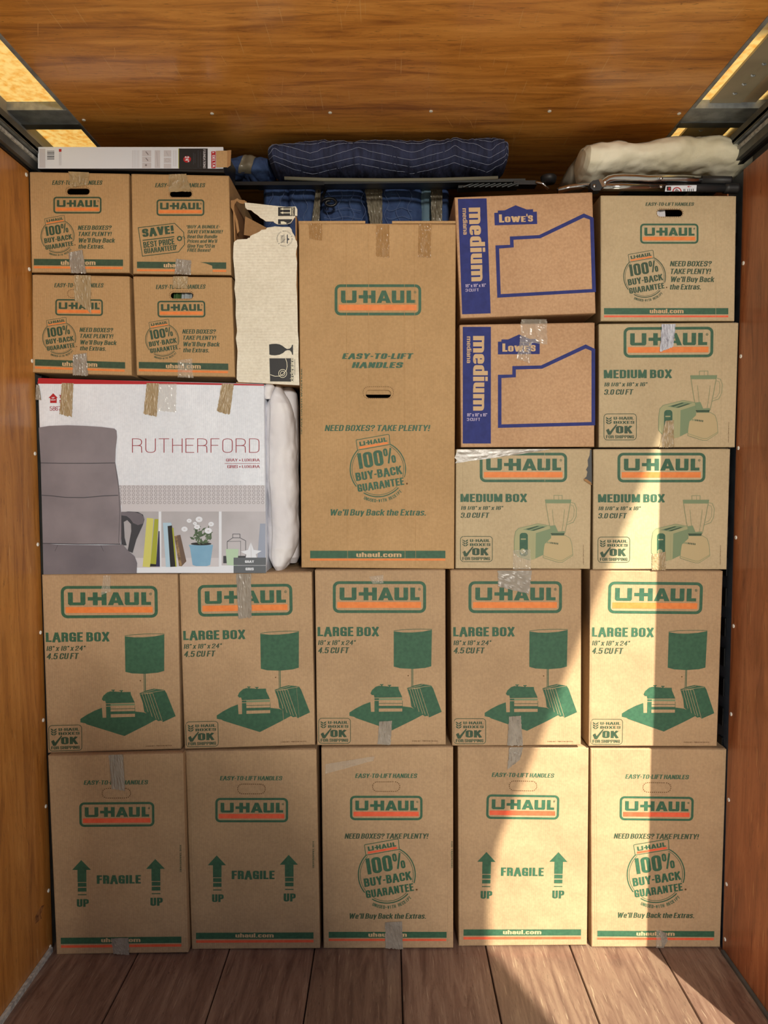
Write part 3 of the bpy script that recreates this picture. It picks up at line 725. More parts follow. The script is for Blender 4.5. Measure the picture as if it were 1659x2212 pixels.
# floor of long boards
floor = struct_empty('floor')
edge = [118, 302, 495, 679, 866, 1051, 1235, 1428, 1561]
xs = [P(x, 2052, D0-0.005).x for x in edge]
xs[0] = XL-0.03; xs[-1] = XR+0.03
for i in range(8):
    mb = MB(); a, b = xs[i]+0.0016, xs[i+1]-0.0016
    mb.box((a, REAR-0.02, -0.03), (b, FRONT, -0.004), WOOD_F2 if i in (3, 5, 6) else WOOD_F)
    # eased long edges
    mb.add([(a, REAR-0.02, -0.004), (a+.002, REAR-0.02, 0), (b-.002, REAR-0.02, 0), (b, REAR-0.02, -0.004),
            (a, FRONT, -0.004), (a+.002, FRONT, 0), (b-.002, FRONT, 0), (b, FRONT, -0.004)],
           [(0, 4, 5, 1), (1, 5, 6, 2), (2, 6, 7, 3), (0, 1, 2, 3)], WOOD_F2 if i in (3, 5, 6) else WOOD_F)
    o = mb.build('plank', floor)
mb = MB(); mb.box((XL-.1, REAR-.02, -.12), (XR+.1, FRONT, -.031), STEEL_D); mb.build('subfloor', floor)

# side walls: ply lining that stops at the load, a slotted rail, then ply again
def wall(side, name, m):
    w = struct_empty(name)
    ZT = P(62, 366, D0).z-0.005
    def slab(y0, y1, z0, z1, mm, nm, inset=0.0, t=0.02, label=None):
        xa, xb = wall_x(side, z0)-side*inset, wall_x(side, z1)-side*inset
        mb = MB(); s = side*t
        v = [Vector((xa, y0, z0)), Vector((xa, y1, z0)), Vector((xb, y1, z1)), Vector((xb, y0, z1))]
        k = [p+Vector((s, 0, 0)) for p in v]
        if side > 0: mb.hexa([v[0], v[3], v[2], v[1], k[0], k[3], k[2], k[1]], mm)
        else: mb.hexa(v+k, mm)
        mb.build(nm, w, label=label)
    slab(REAR, D0+0.002, -0.0, ZT, m, 'panel')
    slab(D0+0.11, FRONT, -0.0, ZT, m, 'panel')
    slab(D0+0.002, D0+0.11, -0.0, ZT, NAVYSTEEL if side > 0 else STEEL_D, 'slotted_rail', -0.004, 0.02)
    # slots as raised frames in the rail: dark recess between studs
    mb = MB(); z = 0.15
    while z < ZT-0.1:
        x = wall_x(side, z)
        mb.box((min(x-side*0.001, x+side*.004), D0+0.045, z), (max(x-side*0.001, x+side*.004), D0+0.075, z+0.062), IRON)
        z += 0.104
    mb.build('rail_slot', w, kind='stuff')
    return w
wl_ = wall(-1, 'wall_left', WOOD_L)
wr_ = wall(1, 'wall_right', WOOD_R)
# outer skins of the body
def skin(name, a, b, m=AWN):
    mb = MB(); mb.box(a, b, m); o = mb.build(name); o['kind'] = 'structure'; return o
ZTOP = CEIL+0.04
# bulkhead
skin('wall_back', (XL-.15, FRONT, -.12), (XR+.2, FRONT+.03, ZTOP), DARKW)

def screws(parent, pts, fn, axis, r=0.0052):
    for x, y in pts:
        p = fn(x, y)
        mb = MB(); n = 10; d = {'x': Vector((-1, 0, 0)), 'X': Vector((1, 0, 0)), 'z': Vector((0, 0, -1))}[axis]
        a = d.orthogonal().normalized(); c = d.cross(a)
        rings = []
        for rr, h in ((r, 0.0), (r*.92, .0022), (r*.55, .0032), (r*.28, .0018)):
            rings.append([p+d*h+(a*math.cos(2*math.pi*k/n)+c*math.sin(2*math.pi*k/n))*rr for k in range(n)])
        vs = [v for q in rings for v in q]; fs = []
        for i in range(3):
            for k in range(n): fs.append((i*n+k, i*n+(k+1) % n, (i+1)*n+(k+1) % n, (i+1)*n+k))
        fs.append(tuple(range(3*n, 4*n)))
        mb.add(vs, fs, SCREW); mb.build('screw', parent, smooth=True)
def on_wall(side):
    def f(x, y):
        p = P(x, y, D0-0.012)
        return Vector((wall_x(side, p.z), D0-0.014, p.z))
    return f
screws(wl_, [(57, 378), (62, 582), (68, 780), (74, 980), (82, 1176), (88, 1366), (95, 1555), (102, 1741), (108, 1923), (113, 2044)], on_wall(-1), 'X', 0.0068)
screws(wr_, [(1605, 569), (1600, 770), (1595, 968), (1591, 1161), (1584, 1352), (1578, 1542), (1573, 1727), (1567, 1909), (1562, 2028)], on_wall(1), 'x', 0.0068)
# splintered gouge low on the left wall
gx = wall_x(-1, 0.35)
g = MB(); gp = [PX(x, y, gx+0.0006) for x, y in [(96, 1954), (88, 1975), (90, 1984), (76, 1996), (74, 1985), (82, 1968), (90, 1957)]]
g.add(gp, [tuple(range(len(gp)))], mat('bare_splintered_ply', (176, 120, 66), .8, rgb2=(96, 52, 22), scale=60)); g.build('gouge', wl_)

# metal strips along the floor edges
for side, nm in ((-1, 'baseboard_left'), (1, 'baseboard_right')):
    mb = MB(); x = wall_x(side, 0.0)
    a, b = sorted((x-side*0.001, x-side*0.012))
    mb.box((a, REAR, 0.0005), (b, D0-0.02 if side < 0 else D0-0.01, 0.018 if side < 0 else 0.01), STRIP if side < 0 else STEEL_D); o = mb.build(nm); o['kind'] = 'structure'

# ceiling: broad varnished ply, side strips of translucent roof, steel bows and door tracks
ceil = struct_empty('ceiling')
cxl = PZ(218, 317, CEIL).x; cxr = PZ(1430, 307, CEIL).x
mb = MB(); mb.box((cxl, REAR-.35, CEIL), (cxr, FRONT, CEIL+0.012), WOOD_C); mb.build('ply_panel', ceil)
for x0, x1 in ((cxl-0.012, cxl+0.0005), (cxr-0.0005, cxr+0.012)):
    mb = MB(); mb.box((x0, REAR-.35, CEIL-0.003), (x1, FRONT, CEIL+0.014), STEEL); mb.build('edge_trim', ceil)
ZR = CEIL+0.022
bowY0, bowY1 = PZ(60, 221, CEIL+.02).y, PZ(60, 262, CEIL+.02).y
for (xa, xb, side) in ((wall_x(-1, CEIL)-.06, cxl-.012, -1), (cxr+.012, wall_x(1, CEIL)+.06, 1)):
    for y0, y1 in ((REAR-.35, D0+.30),):
        mb = MB(); mb.box((xa-.06, y1, ZR), (xb+.06, FRONT, ZR+.004), STEEL_D); mb.build('roof_panel', ceil)
        if side < 0:
            mb = MB(); mb.box((xa-.05, y0, ZR), (xb+.06, y1, ZR+0.004), FIBER); mb.build('roof_sheet', ceil)
            mb = MB(); mb.box((xa, bowY1, ZR-.012), (xa+.085, D0+.05, ZR-.002), PLATE); mb.build('edge_plate', ceil)
        else:
            wdt = xb-xa
            mb = MB(); mb.box((xa-.06, y0, ZR), (xb+.05, y1, ZR+0.004), FIBER); mb.build('roof_sheet', ceil)
            mb = MB(); mb.box((xa+.045, y0, ZR-.010), (xa+wdt*.60, y1, ZR-.002), PLATE); mb.build('edge_plate', ceil)
            mb = MB(); mb.box((xa+wdt*.60, y0, ZR-.008), (xa+wdt*.80, y1, ZR-.001), PALEPLY); mb.build('ply_strip', ceil)
    # steel bow: flanged channel
    if side < 0: xb = cxl-.002
    else: xa = cxr+.002
    mb = MB()
    mb.box((xa, bowY0, CEIL-.004), (xb, bowY0+.088, CEIL+.002), STEEL)
    mb.box((xa, bowY0, CEIL+.002), (xb, bowY0+.004, ZR), STEEL)
    mb.box((xa, bowY0+.088, CEIL-.007), (xb, bowY1, CEIL+.002), STEEL_D)
    mb.build('roof_bow', ceil)
for i, (x, y) in enumerate([(1646, 137), (1622, 162), (1603, 181), (1583, 201), (1530, 257), (1510, 281)]):
    p = PZ(x, y, ZR-.010); mb = MB()
    mb.tube([p, p+Vector((0.004, 0, -.004)), p+Vector((.010, 0, -.002)), p+Vector((.013, .004, 0))], 0.0028, STEEL, 7); mb.build('screw_tip', ceil)
screws(ceil, [(181, 259), (458, 245), (713, 243), (931, 240), (1187, 240), (1467, 245)], lambda x, y: PZ(x, y, CEIL-0.0005), 'z', 0.0062)

# individual long scratches in the varnish
mb = MB(); SCR = mat('bare_scratch', (222, 168, 104), .7)
for pts in ([(562, 185), (600, 222), (622, 238), (655, 275), (668, 300), (692, 317)], [(594, 203), (598, 208), (636, 226), (638, 218)], [(290, 210), (318, 206), (340, 204), (338, 214), (320, 222)],
            [(247, 103), (249, 116), (246, 127)], [(661, 158), (652, 168), (628, 173)], [(757, 0), (746, 24), (745, 36)], [(1000, 250), (1016, 262), (1022, 277), (1024, 277)], [(1024, 285), (1025, 297), (1022, 296)],
            [(676, 240), (678, 268)], [(632, 192), (640, 205)], [(655, 210), (663, 236)], [(288, 248), (300, 255), (312, 290)], [(962, 250), (978, 275)], [(1110, 290), (1105, 350)], [(1090, 224), (1098, 242)],
            [(315, 138), (320, 165)], [(134, 130), (168, 197)], [(478, 120), (490, 142)], [(1036, 142), (1039, 150)], [(106, 178), (114, 195)], [(82, 50), (82, 78)], [(608, 205), (612, 165)], [(1415, 196), (1422, 204)], [(668, 102), (680, 120)]):
    q = [PZ(x, y, CEIL-.0006) for x, y in pts]
    for a, b in zip(q, q[1:]):
        d = (b-a).normalized()*.0009; n_ = Vector((-d.y, d.x, 0)); mb.add([a-n_, a+n_, b+n_*.6, b-n_*.6], [(0, 1, 2, 3)], SCR)
mb.build('scratches', ceil, kind='stuff')
# door tracks in the two upper corners
for side, nm in ((-1, 'track_left'), (1, 'track_right')):
    t = thing('door_track', 'galvanised door track with worn white strip, along the %s wall top' % ('left' if side < 0 else 'right'), 'track',
              (wall_x(side, CEIL), REAR, CEIL-.1), 'roll-up door tracks')
    zb = P(62, 366, D0).z if side < 0 else P(1611, 345, D0).z
    xw = wall_x(side, zb)
    def bx(d0, d1, z0, z1, m, n_, y0=REAR-.3, y1=D0+.6):
        a, b = sorted((xw-side*d0, xw-side*d1)); mb = MB(); mb.box((a, y0, z0), (b, y1, z1), m); return mb.build(n_, t)
    bx(-0.01, 0.006, zb-.003, zb+.06, IRON, 'wall_flange')
    bx(0.006, 0.020, zb+.004, zb+.055, STEEL_D, 'side_plate')
    bx(0.020, 0.026, zb+.030, zb+.040, STRIP, 'wear_strip')
    bx(0.020, 0.040, zb+.050, zb+.060, STEEL, 'upper_lip')
    bx(0.036, 0.040, zb+.046, zb+.080, STEEL_D, 'return_lip')

# rear frame of the truck body and the yard outside
for side in (-1, 1):
    x = wall_x(side, 1.3)
    a, b = sorted((x+side*0.001, x+side*0.10))
    mb = MB(); mb.box((a, REAR-.04, -.12), (b, REAR+.02, ZTOP+.03), STEEL); o = mb.build('trim_%d' % (1 if side < 0 else 2)); o['kind'] = 'structure'
    a, b = sorted((x+side*0.045, x+side*0.06))
    skin('wall_outer_left' if side < 0 else 'wall_outer_right', (a, REAR+.02, -.12), (b, FRONT, ZTOP+.028))
mb = MB(); mb.box((-30, -30, -0.95), (30, 30, -0.90), CONC); o = mb.build('ground'); o['kind'] = 'structure'
# added unseen screen behind the camera, its edges shaped to cut the sunbeam
YS = -1.0
k = D0-YS
def up(px, py):
    p = P(px, py, D0); return Vector((p.x+0.42*k, YS, p.z+0.98*k))
e_bot = P(1061, 2050, D0); e_knee = up(1064, 1905); e_top = up(1456, 872)
sl = (e_top.z-e_knee.z)/(e_top.x-e_knee.x)
ztop = 5.75; xt = e_top.x+(ztop-e_top.z)/sl
zlow = 2.6
prof = [Vector((-1.0, YS, zlow)), Vector((e_knee.x, YS, zlow)), Vector((e_knee.x, YS, e_knee.z-.05)), Vector((e_knee.x+.03, YS, e_knee.z+.14)), e_top, Vector((xt, YS, ztop)), Vector((-1.0, YS, ztop))]
scr = thing('sun_blocker', 'unseen grey screen on two posts, added behind the camera to cut the sunbeam', 'screen', (0.4, YS, -0.9))
mb = MB(); n = len(prof); bk = [v+Vector((0, -.05, 0)) for v in prof]
tri = tessellate_polygon([[Vector((v.x, v.z, 0)) for v in prof]])
mb.add(prof+bk, [tuple(t) for t in tri]+[tuple(i+n for i in t) for t in tri]+[(i, (i+1) % n, n+(i+1) % n, n+i) for i in range(n)], AWN)
mb.build('blocker_sheet', scr)
for x in (-0.95, e_knee.x-.12):
    mb = MB(); mb.box((x-.05, YS-.15, -.9), (x+.05, YS-.05, 5.6), STEEL_D); mb.build('blocker_post', scr)

# unseen pale ramp below the sill, added to bounce sunlight onto the ceiling
rmp = thing('bounce_ramp', 'unseen pale ramp below the truck sill, added to bounce sunlight upward', 'ramp', (0.1, REAR-.05, -.9))
for i in range(4):
    x0 = .25+i*.26; mb = MB()
    a, b = Vector((x0, REAR-.045, -.015)), Vector((x0, -.38, -.86))
    mb.hexa([a, a+Vector((.25, 0, 0)), a+Vector((.25, 0, -.04)), a+Vector((0, 0, -.04)), b, b+Vector((.25, 0, 0)), b+Vector((.25, 0, -.04)), b+Vector((0, 0, -.04))][::1], RAMP); mb.build('bounce_plank', rmp)
# added unseen barrier, shaped to block the fill lamp low on the left
YBR = -0.45
def upl(px, py):
    p = P(px, py, D0); t = (YBR-p.y)/(BL.y-p.y); return p+(BL-p)*t
pr = [upl(x, y) for x, y in [(66, 1440), (300, 1490), (520, 1575), (700, 1700), (800, 1850), (850, 2080), (850, 2500), (66, 2500)]]
bar_ = thing('fill_blocker', 'unseen grey barrier with a sloping top edge, added to block the fill lamp', 'barrier', ((pr[0].x+pr[5].x)/2, YBR, -0.9))
mb = MB(); n = len(pr); bk = [v+Vector((0, -.04, 0)) for v in pr]
tri = tessellate_polygon([[Vector((v.x, v.z, 0)) for v in pr]])
mb.add(pr+bk, [tuple(t) for t in tri]+[tuple(i+n for i in t) for t in tri]+[(i, (i+1) % n, n+(i+1) % n, n+i) for i in range(n)], AWN)
mb.build('panel', bar_)
mb = MB(); mb.box((min(v.x for v in pr), YBR-.04, -.9), (max(v.x for v in pr), YBR, min(v.z for v in pr)+.01), AWN); mb.build('blocker_base', bar_)

# ================================================================== CARTONS
U_IT = 0.20
Zb2 = (60, 1600, 2.592); Zb3 = (660, 1600, 2.592); Zs = (0, 280, 2.9625); Zr = (960, 280, 2.373)
Zm = (970, 680, 3.949); Zl = (660, 1220, 2.765); Zw = (640, 580, 3.353)

qB = [[(102, 1632), (396, 1626), (407, 2059), (121, 2063)], [(399, 1622), (684, 1618), (692, 2050), (413, 2052)],
      [(693, 1615), (980, 1613), (980, 2049), (698, 2050)], [(988, 1613), (1273, 1614), (1269, 2043), (990, 2045)],
      [(1275, 1616), (1571, 1618), (1557, 2047), (1277, 2047)]]
def floor_Y(q):
    return (PZ(q[2][0], q[2][1], 0.0015).y+PZ(q[3][0], q[3][1], 0.0015).y)/2
YB = [floor_Y(q) for q in qB]

def easy_handle(ink, par, tx, hd, gr):
    ink.text('EASY-TO-LIFT HANDLES', *tx, gr, 0.019, U_IT)
def band(par, Y, zoom, g_, t_, o_, ref=None, dst=None, dy=0, ora=RED_O, gr=GREEN):
    k = Ink(Y, zoom, ref, dst)
    k.rect(*g_, gr, 0, dy); k.rect(*o_, ora, 0, dy)
    k.text('uhaul.com', t_[0], t_[1]+dy*.5, t_[2], t_[3]+dy*.5, CREAM_INK, 0.022, lay=1)
    k.put('printed_band', par)
def dishes(i, kind, label):
    q, Y = qB[i], YB[i]
    th = carton(q, Y, 0.44, CARD, 'moving_carton', label, 'tall fragile cartons in the bottom row', holes=())
    if kind == 'F':
        ref = qB[1]; z = Zb2
        k = Ink(Y, z, ref, q); k.text('EASY-TO-LIFT HANDLES', 1075, 197, 1427, 223, GREEN, 0.019, U_IT)
        k.text('FRAGILE', 1142, 727, 1382, 778, GREEN, 0.034)
        k.text('UP', 1032, 860, 1097, 903, GREEN, 0.034); k.text('UP', 1433, 855, 1500, 900, GREEN, 0.034)
        if i < 3: k.text('DISH BARREL BOX', 1594, 560, 1604, 712, GREEN_D, 0.0, vert=-1)
        k.put('printed_lettering', th)
        for dx, dy in ((0, 0), (403, -3)):
            k = Ink(Y, z, ref, q)
            k.poly([(x+dx, y+dy) for x, y in [(1058, 642), (1110, 697), (1085, 697), (1085, 765), (1037, 765), (1037, 697), (1008, 697)]], GREEN)
            for a, b in ((769, 791), (797, 818), (833, 838)): k.rect(1038+dx, a+dy, 1085+dx, b+dy, GREEN)
            k.put('printed_arrow', th)
        k = Ink(Y, z, ref, q); k.dash(1175, 243, 1330, 297, 27, 4.4, PERF); k.put('hand_hole_outline', th)
        k = Ink(Y, z, ref, q); k.wordmark(1050, 320, 1458, 457, GREEN, RED_O); k.put('printed_logo', th)
        band(th, Y, z, (942, 1075, 1600, 1110), (1163, 1079, 1377, 1102), (943, 1117, 1600, 1131), ref, q, dy=-2)
    else:
        ref = qB[2]; z = Zb3
        k = Ink(Y, z, ref, q); k.text('EASY-TO-LIFT HANDLES', 277, 183, 627, 210, GREEN, 0.019, U_IT)
        k.text('NEED BOXES? TAKE PLENTY!', 218, 518, 690, 550, GREEN_D, 0.018, U_IT)
        k.text("We'll Buy Back the Extras.", 240, 965, 680, 1002, GREEN_D, 0.018, U_IT)
        if i < 3: k.text('DISH BARREL BOX', 815, 560, 825, 712, GREEN_D, 0.0, vert=-1)
        k.put('printed_lettering', th)
        k = Ink(Y, z, ref, q); k.dash(375, 230, 528, 284, 27, 4.4, PERF); k.put('hand_hole_outline', th)
        k = Ink(Y, z, ref, q); k.wordmark(249, 308, 655, 445, GREEN, RED_O); k.put('printed_logo', th)
        k = Ink(Y, z, ref, q); k.stamp(455, 750, 162, GREEN, RED_O); k.put('printed_stamp', th)
        band(th, Y, z, (130, 1070, 790, 1103), (352, 1074, 567, 1097), (130, 1109, 788, 1121), ref, q)
    return th
b1 = dishes(0, 'F', 'fragile carton with up arrows, leftmost in the bottom row against the left wall')
b2 = dishes(1, 'F', 'untaped fragile carton with up arrows, second from left in the bottom row')
b3 = dishes(2, 'B', 'carton with round guarantee stamp, middle of the bottom row, grey tape at its foot')
b4 = dishes(3, 'F', 'half sunlit fragile carton with up arrows, fourth in the bottom row')
b5 = dishes(4, 'B', 'half sunlit carton with round guarantee stamp, rightmost in the bottom row')

# ---- large cartons
qL = [[(89, 1241), (384, 1240), (391, 1619), (102, 1628)], [(386, 1240), (674, 1235), (681, 1610), (398, 1619)],
      [(679, 1231), (963, 1230), (964, 1610), (684, 1611)], [(972, 1231), (1257, 1230), (1256, 1611), (976, 1612)],
      [(1274, 1231), (1563, 1233), (1550, 1613), (1271, 1613)]]
def large(i, label, Y):
    q = qL[i]; ref = qL[2]
    th = carton(q, Y, 0.45, CARD, 'large_carton', label, 'large cartons in the second row')
    k = Ink(Y, Zl, ref, q); k.wordmark(163, 98, 720, 288, GREEN, ORANGE); k.put('printed_logo', th)
    k = Ink(Y, Zl, ref, q)
    k.text('LARGE BOX', 72, 369, 440, 430, GREEN, 0.03)
    k.text('18" x 18" x 24"', 72, 450, 301, 480, GREEN_D, 0.014, U_IT)
    k.text('4.5 CU FT', 72, 492, 262, 528, GREEN_D, 0.02, U_IT)
    k.text("U-HAUL INT'L.  PRINTED IN THE U.S.A.", 637, 1049, 790, 1056, PERF, 0.0)
    k.put('printed_lettering', th)
    k = Ink(Y, Zl, ref, q); k.okstamp(77, 915, 270, 1068, GREEN_D); k.put('printed_stamp', th)
    k = Ink(Y, Zl, ref, q)
    k.poly([(527, 397), (580, 404), (640, 404), (700, 399), (755, 388), (751, 606), (715, 616), (640, 622), (565, 618), (527, 608)], GREEN)
    k.line([(527, 394), (580, 388), (640, 385), (700, 384), (755, 386)], 3, GREEN)
    k.rect(632, 621, 635.5, 728, GREEN); k.rect(638.5, 621, 643, 728, GREEN); k.ell(613, 662, 4, 4, PERF, n=8)
    k.put('printed_lamp_picture', th)
    k = Ink(Y, Zl, ref, q)
    k.poly([(262, 882), (300, 858), (345, 835), (388, 819), (391, 878), (578, 876), (580, 845), (632, 852), (690, 880), (706, 893), (640, 928), (515, 989), (300, 915), (290, 908), (262, 902)], GREEN)
    k.poly([(388, 768), (397, 748), (420, 728), (440, 722), (505, 728), (555, 728), (557, 745), (572, 778), (578, 792), (412, 794), (408, 778), (396, 778)], GREEN)
    k.rect(444, 713, 465, 718, GREEN); k.rect(451, 718, 459, 724, GREEN); k.rect(491, 717, 512, 722, GREEN); k.rect(498, 722, 506, 728, GREEN)
    k.rect(412, 797, 438, 808, GREEN); k.rect(438, 797, 578, 808, GREEN_M); k.rect(412, 812, 438, 878, GREEN)
    k.rect(438, 826, 580, 829, GREEN); k.rect(438, 842, 580, 858, GREEN); k.rect(578, 812, 580, 876, GREEN)
    k.poly([(606, 737), (650, 720), (690, 711), (750, 720), (762, 738), (813, 878), (740, 911), (728, 902), (712, 905), (700, 896), (684, 898), (650, 862), (632, 846), (625, 795)], GREEN)
    for a, b in (((622, 740), (655, 850)), ((636, 736), (678, 878)), ((650, 733), (700, 890)), ((664, 734), (715, 895)), ((683, 738), (736, 906)), ((610, 742), (683, 737)), ((620, 736), (700, 716)), ((640, 738), (748, 722))):
        k.line([a, b], 1.6, CREAM_INK, 1)
    k.put('printed_household_picture', th)
    return th
YL = [D0-.012, D0-.006, D0, D0+.002, D0+.004]
l1 = large(0, 'large carton with lamp picture, leftmost of its row against the left wall', YL[0])
l2 = large(1, 'large carton with lamp picture and grey tape over its logo, second of its row', YL[1])
l3 = large(2, 'large carton with lamp picture in the middle column, under the tall wardrobe carton', YL[2])
l4 = large(3, 'large carton with lamp picture and wide grey tape at its top, fourth of its row', YL[3])
l5 = large(4, 'large carton with lamp picture in bright sun, rightmost of its row', YL[4])

# ---- medium cartons with toaster and blender
qM = [[(984, 970), (1279, 969), (1276, 1230), (983, 1229)], [(1281, 970), (1579, 969), (1571, 1231), (1280, 1231)], [(1293, 699), (1597, 696), (1589, 967), (1293, 967)]]
def medium(i, label, Y):
    q = qM[i]; ref = qM[0]
    th = carton(q, Y, 0.45, CARD_L, 'medium_carton', label, 'medium cartons with toaster picture')
    k = Ink(Y, Zm, ref, q); k.wordmark(262, 1177, 1007, 1428, GREEN, ORANGE); k.put('printed_logo', th)
    k = Ink(Y, Zm, ref, q)
    k.text('MEDIUM BOX', 97, 1525, 667, 1600, GREEN, 0.03)
    k.text('18 1/8" x 18" x 16"', 99, 1632, 463, 1665, GREEN_D, 0.019, U_IT)
    k.text('3.0 CU FT', 97, 1688, 345, 1732, GREEN_D, 0.02, U_IT)
    k.text("U-HAUL INT'L. PRINTED IN THE U.S.A.", 1143, 1960, 1150, 2130, PERF, 0.0, vert=-1)
    k.put('printed_lettering', th)
    k = Ink(Y, Zm, ref, q); k.okstamp(95, 1888, 372, 2108, GREEN_D); k.put('printed_stamp', th)
    k = Ink(Y, Zm, ref, q)   # toaster
    k.poly([(556, 2025), (558, 1900), (566, 1850), (592, 1822), (620, 1815), (760, 1782), (862, 1800), (870, 1815), (870, 1900), (812, 1960), (802, 2048), (715, 2088), (690, 2092), (590, 2062)], GREEN_P)
    k.poly([(718, 1870), (870, 1822), (870, 1905), (815, 1955), (802, 2048), (718, 2088)], GREEN_M, 1)
    k.poly([(718, 1870), (740, 1862), (736, 2078), (718, 2088)], GREEN_P, 2)
    k.poly([(628, 1832), (760, 1795), (842, 1803), (712, 1845)], GREEN_M, 1)
    k.poly([(655, 1828), (750, 1801), (768, 1804), (680, 1834)], GREEN_D, 2)
    k.poly([(700, 1838), (800, 1808), (820, 1811), (725, 1842)], GREEN_D, 2)
    k.poly(k.rr(602, 1860, 672, 2060, 26), GREEN, 1)
    k.ell(628, 2015, 22, 22, GREEN_P, 2); k.rect(612, 1908, 655, 1918, GREEN_P, 2)
    k.line([(592, 1822), (566, 1850), (556, 1920), (556, 2025), (590, 2062), (690, 2092)], 4, GREEN_M, 2)
    k.line([(592, 1822), (760, 1782), (862, 1800)], 4, GREEN_M, 2)
    k.put('printed_toaster_picture', th)
    k = Ink(Y, Zm, ref, q)   # blender
    k.poly([(820, 1578), (1040, 1578), (1034, 1608), (826, 1608)], GREEN_M, 1)
    k.line([(820, 1578), (1040, 1578), (1012, 1740), (988, 1862), (876, 1862), (850, 1760), (820, 1578)], 4, GREEN_M, 2)
    k.poly([(862, 1800), (905, 1795), (930, 1850), (985, 1845), (985, 1862), (876, 1862)], GREEN_M, 1)
    k.line([(880, 1660), (892, 1770), (905, 1850)], 3, GREEN_M, 1); k.line([(985, 1660), (975, 1770), (962, 1850)], 3, GREEN_M, 1)
    k.line([(895, 1576), (895, 1541), (965, 1541), (965, 1576)], 4, GREEN_M)
    k.line([(935, 1576), (935, 1541)], 2.5, GREEN_M)
    k.line([(1040, 1600), (1070, 1608), (1087, 1650), (1084, 1720), (1060, 1770), (1005, 1790)], 4, GREEN_M)
    k.line([(1036, 1622), (1060, 1630), (1068, 1660), (1064, 1720), (1044, 1755), (1012, 1768)], 3, GREEN_M)
    k.poly([(866, 1862), (985, 1862), (980, 1880), (875, 1880)], GREEN_D, 2)
    k.poly([(866, 1882), (990, 1882), (1030, 1905), (1048, 1960), (1056, 2052), (1040, 2068), (965, 2108), (930, 2108), (802, 2068), (806, 1990), (822, 1925)], TINT)
    k.line([(866, 1882), (990, 1882), (1030, 1905), (1048, 1960), (1056, 2052), (965, 2112), (930, 2112), (802, 2072), (806, 1990), (822, 1925)], 3.5, GREEN_M, 1, True)
    k.line([(802, 2055), (930, 2096), (965, 2096), (1056, 2042)], 3, GREEN_M, 1)
    for j in range(8): k.ell(828+j*14, 1940+j*1.8, 5, 9, GREEN_D if j > 2 else GREEN_M, 1, 8)
    k.put('printed_blender_picture', th)
    return th
YM = [D0-.004, D0+.0, D0-.002]
m1 = medium(0, 'medium carton with toaster picture and torn right edge, beside the wardrobe carton', YM[0])
m2 = medium(1, 'sunlit medium carton with toaster picture, third up in the right column', YM[1])
m3 = medium(2, 'medium carton with toaster picture and pale tape across its logo, right column', YM[2])

# ---- blue-panelled cartons
qO = [[(981, 425), (1281, 414), (1288, 677), (994, 688)], [(992, 701), (1286, 696), (1285, 966), (995, 967)]]
def blue_carton(i, label, Y):
    q = qO[i]; ref = qO[1]
    th = carton(q, Y, 0.45, CARD_LOWES, 'medium_carton', label, 'blue printed cartons')
    k = Ink(Y, Zm, ref, q)
    k.rect(117, 103, 357, 1098, BLUE)
    k.text('medium', 205, 180, 330, 818, CREAM_INK, 0.028, lay=1, vert=1)
    k.text('mediana', 152, 185, 190, 412, CREAM_INK, 0.01, lay=1, vert=1)
    k.text('18" x 18" x 16"', 153, 840, 325, 868, LAV, 0.0, lay=1); k.text('3 CU FT', 153, 880, 265, 905, LAV, 0.0, lay=1)
    k.put('printed_side_panel', th)
    k = Ink(Y, Zm, ref, q)
    k.poly([(417, 230), (447, 229), (447, 211), (505, 210), (597, 168), (690, 207), (742, 206), (742, 228), (773, 228), (773, 335), (417, 338)], BLUE)
    k.text('L', 455, 245, 497, 315, CREAM_INK, 0.045, lay=1)
    k.text('OWE', 503, 262, 678, 315, CREAM_INK, 0.035, lay=1); k.text("'", 684, 245, 694, 268, CREAM_INK, 0.03, lay=1); k.text('S', 697, 258, 738, 313, CREAM_INK, 0.035, lay=1)
    k.put('printed_logo', th)
    k = Ink(Y, Zm, ref, q)
    k.ring([(417, 512), (540, 510), (540, 438), (785, 432), (1165, 253), (1246, 292), (1246, 943), (417, 965)],
           [(447, 540), (570, 533), (570, 467), (795, 460), (1165, 288), (1215, 308), (1215, 915), (447, 935)], BLUE)
    k.put('printed_outline', th)
    return th
o1 = blue_carton(0, 'tilted kraft carton with blue side panel, topmost of the two beside the wardrobe carton', D0-.012)
o2 = blue_carton(1, 'kraft carton with blue side panel and clear tape over its logo, lower of the two', D0-.006)

# ---- hand-hole medium carton at top right
YR1 = D0-.004
qR1 = [(1297, 421), (1592, 422), (1588, 694), (1297, 694)]
hR = (960+1090/2.373, 280+409/2.373, 960+1221/2.373, 280+446/2.373)
r1 = carton(qR1, YR1, 0.42, CARD_L, 'medium_carton', 'kraft carton with open hand hole and round stamp, top of the right column', None, holes=[hR])
k = Ink(YR1, Zr)
k.text('EASY-TO-LIFT HANDLES', 1030, 373, 1280, 392, GREEN_D, 0.019, U_IT)
k.text('NEED BOXES?', 1155, 673, 1372, 702, GREEN_D, 0.018, U_IT); k.text('TAKE PLENTY!', 1155, 712, 1368, 742, GREEN_D, 0.018, U_IT)
k.text("We'll Buy Back", 1155, 752, 1387, 787, GREEN_D, 0.018, U_IT); k.text('the Extras.', 1153, 792, 1320, 821, GREEN_D, 0.018, U_IT)
k.put('printed_lettering', r1)
k = Ink(YR1, Zr); k.wordmark(1003, 482, 1302, 585, GREEN, ORANGE); k.put('printed_logo', r1)
k = Ink(YR1, Zr); k.stamp(1026, 753, 109, GREEN_D, ORANGE); k.put('printed_stamp', r1)
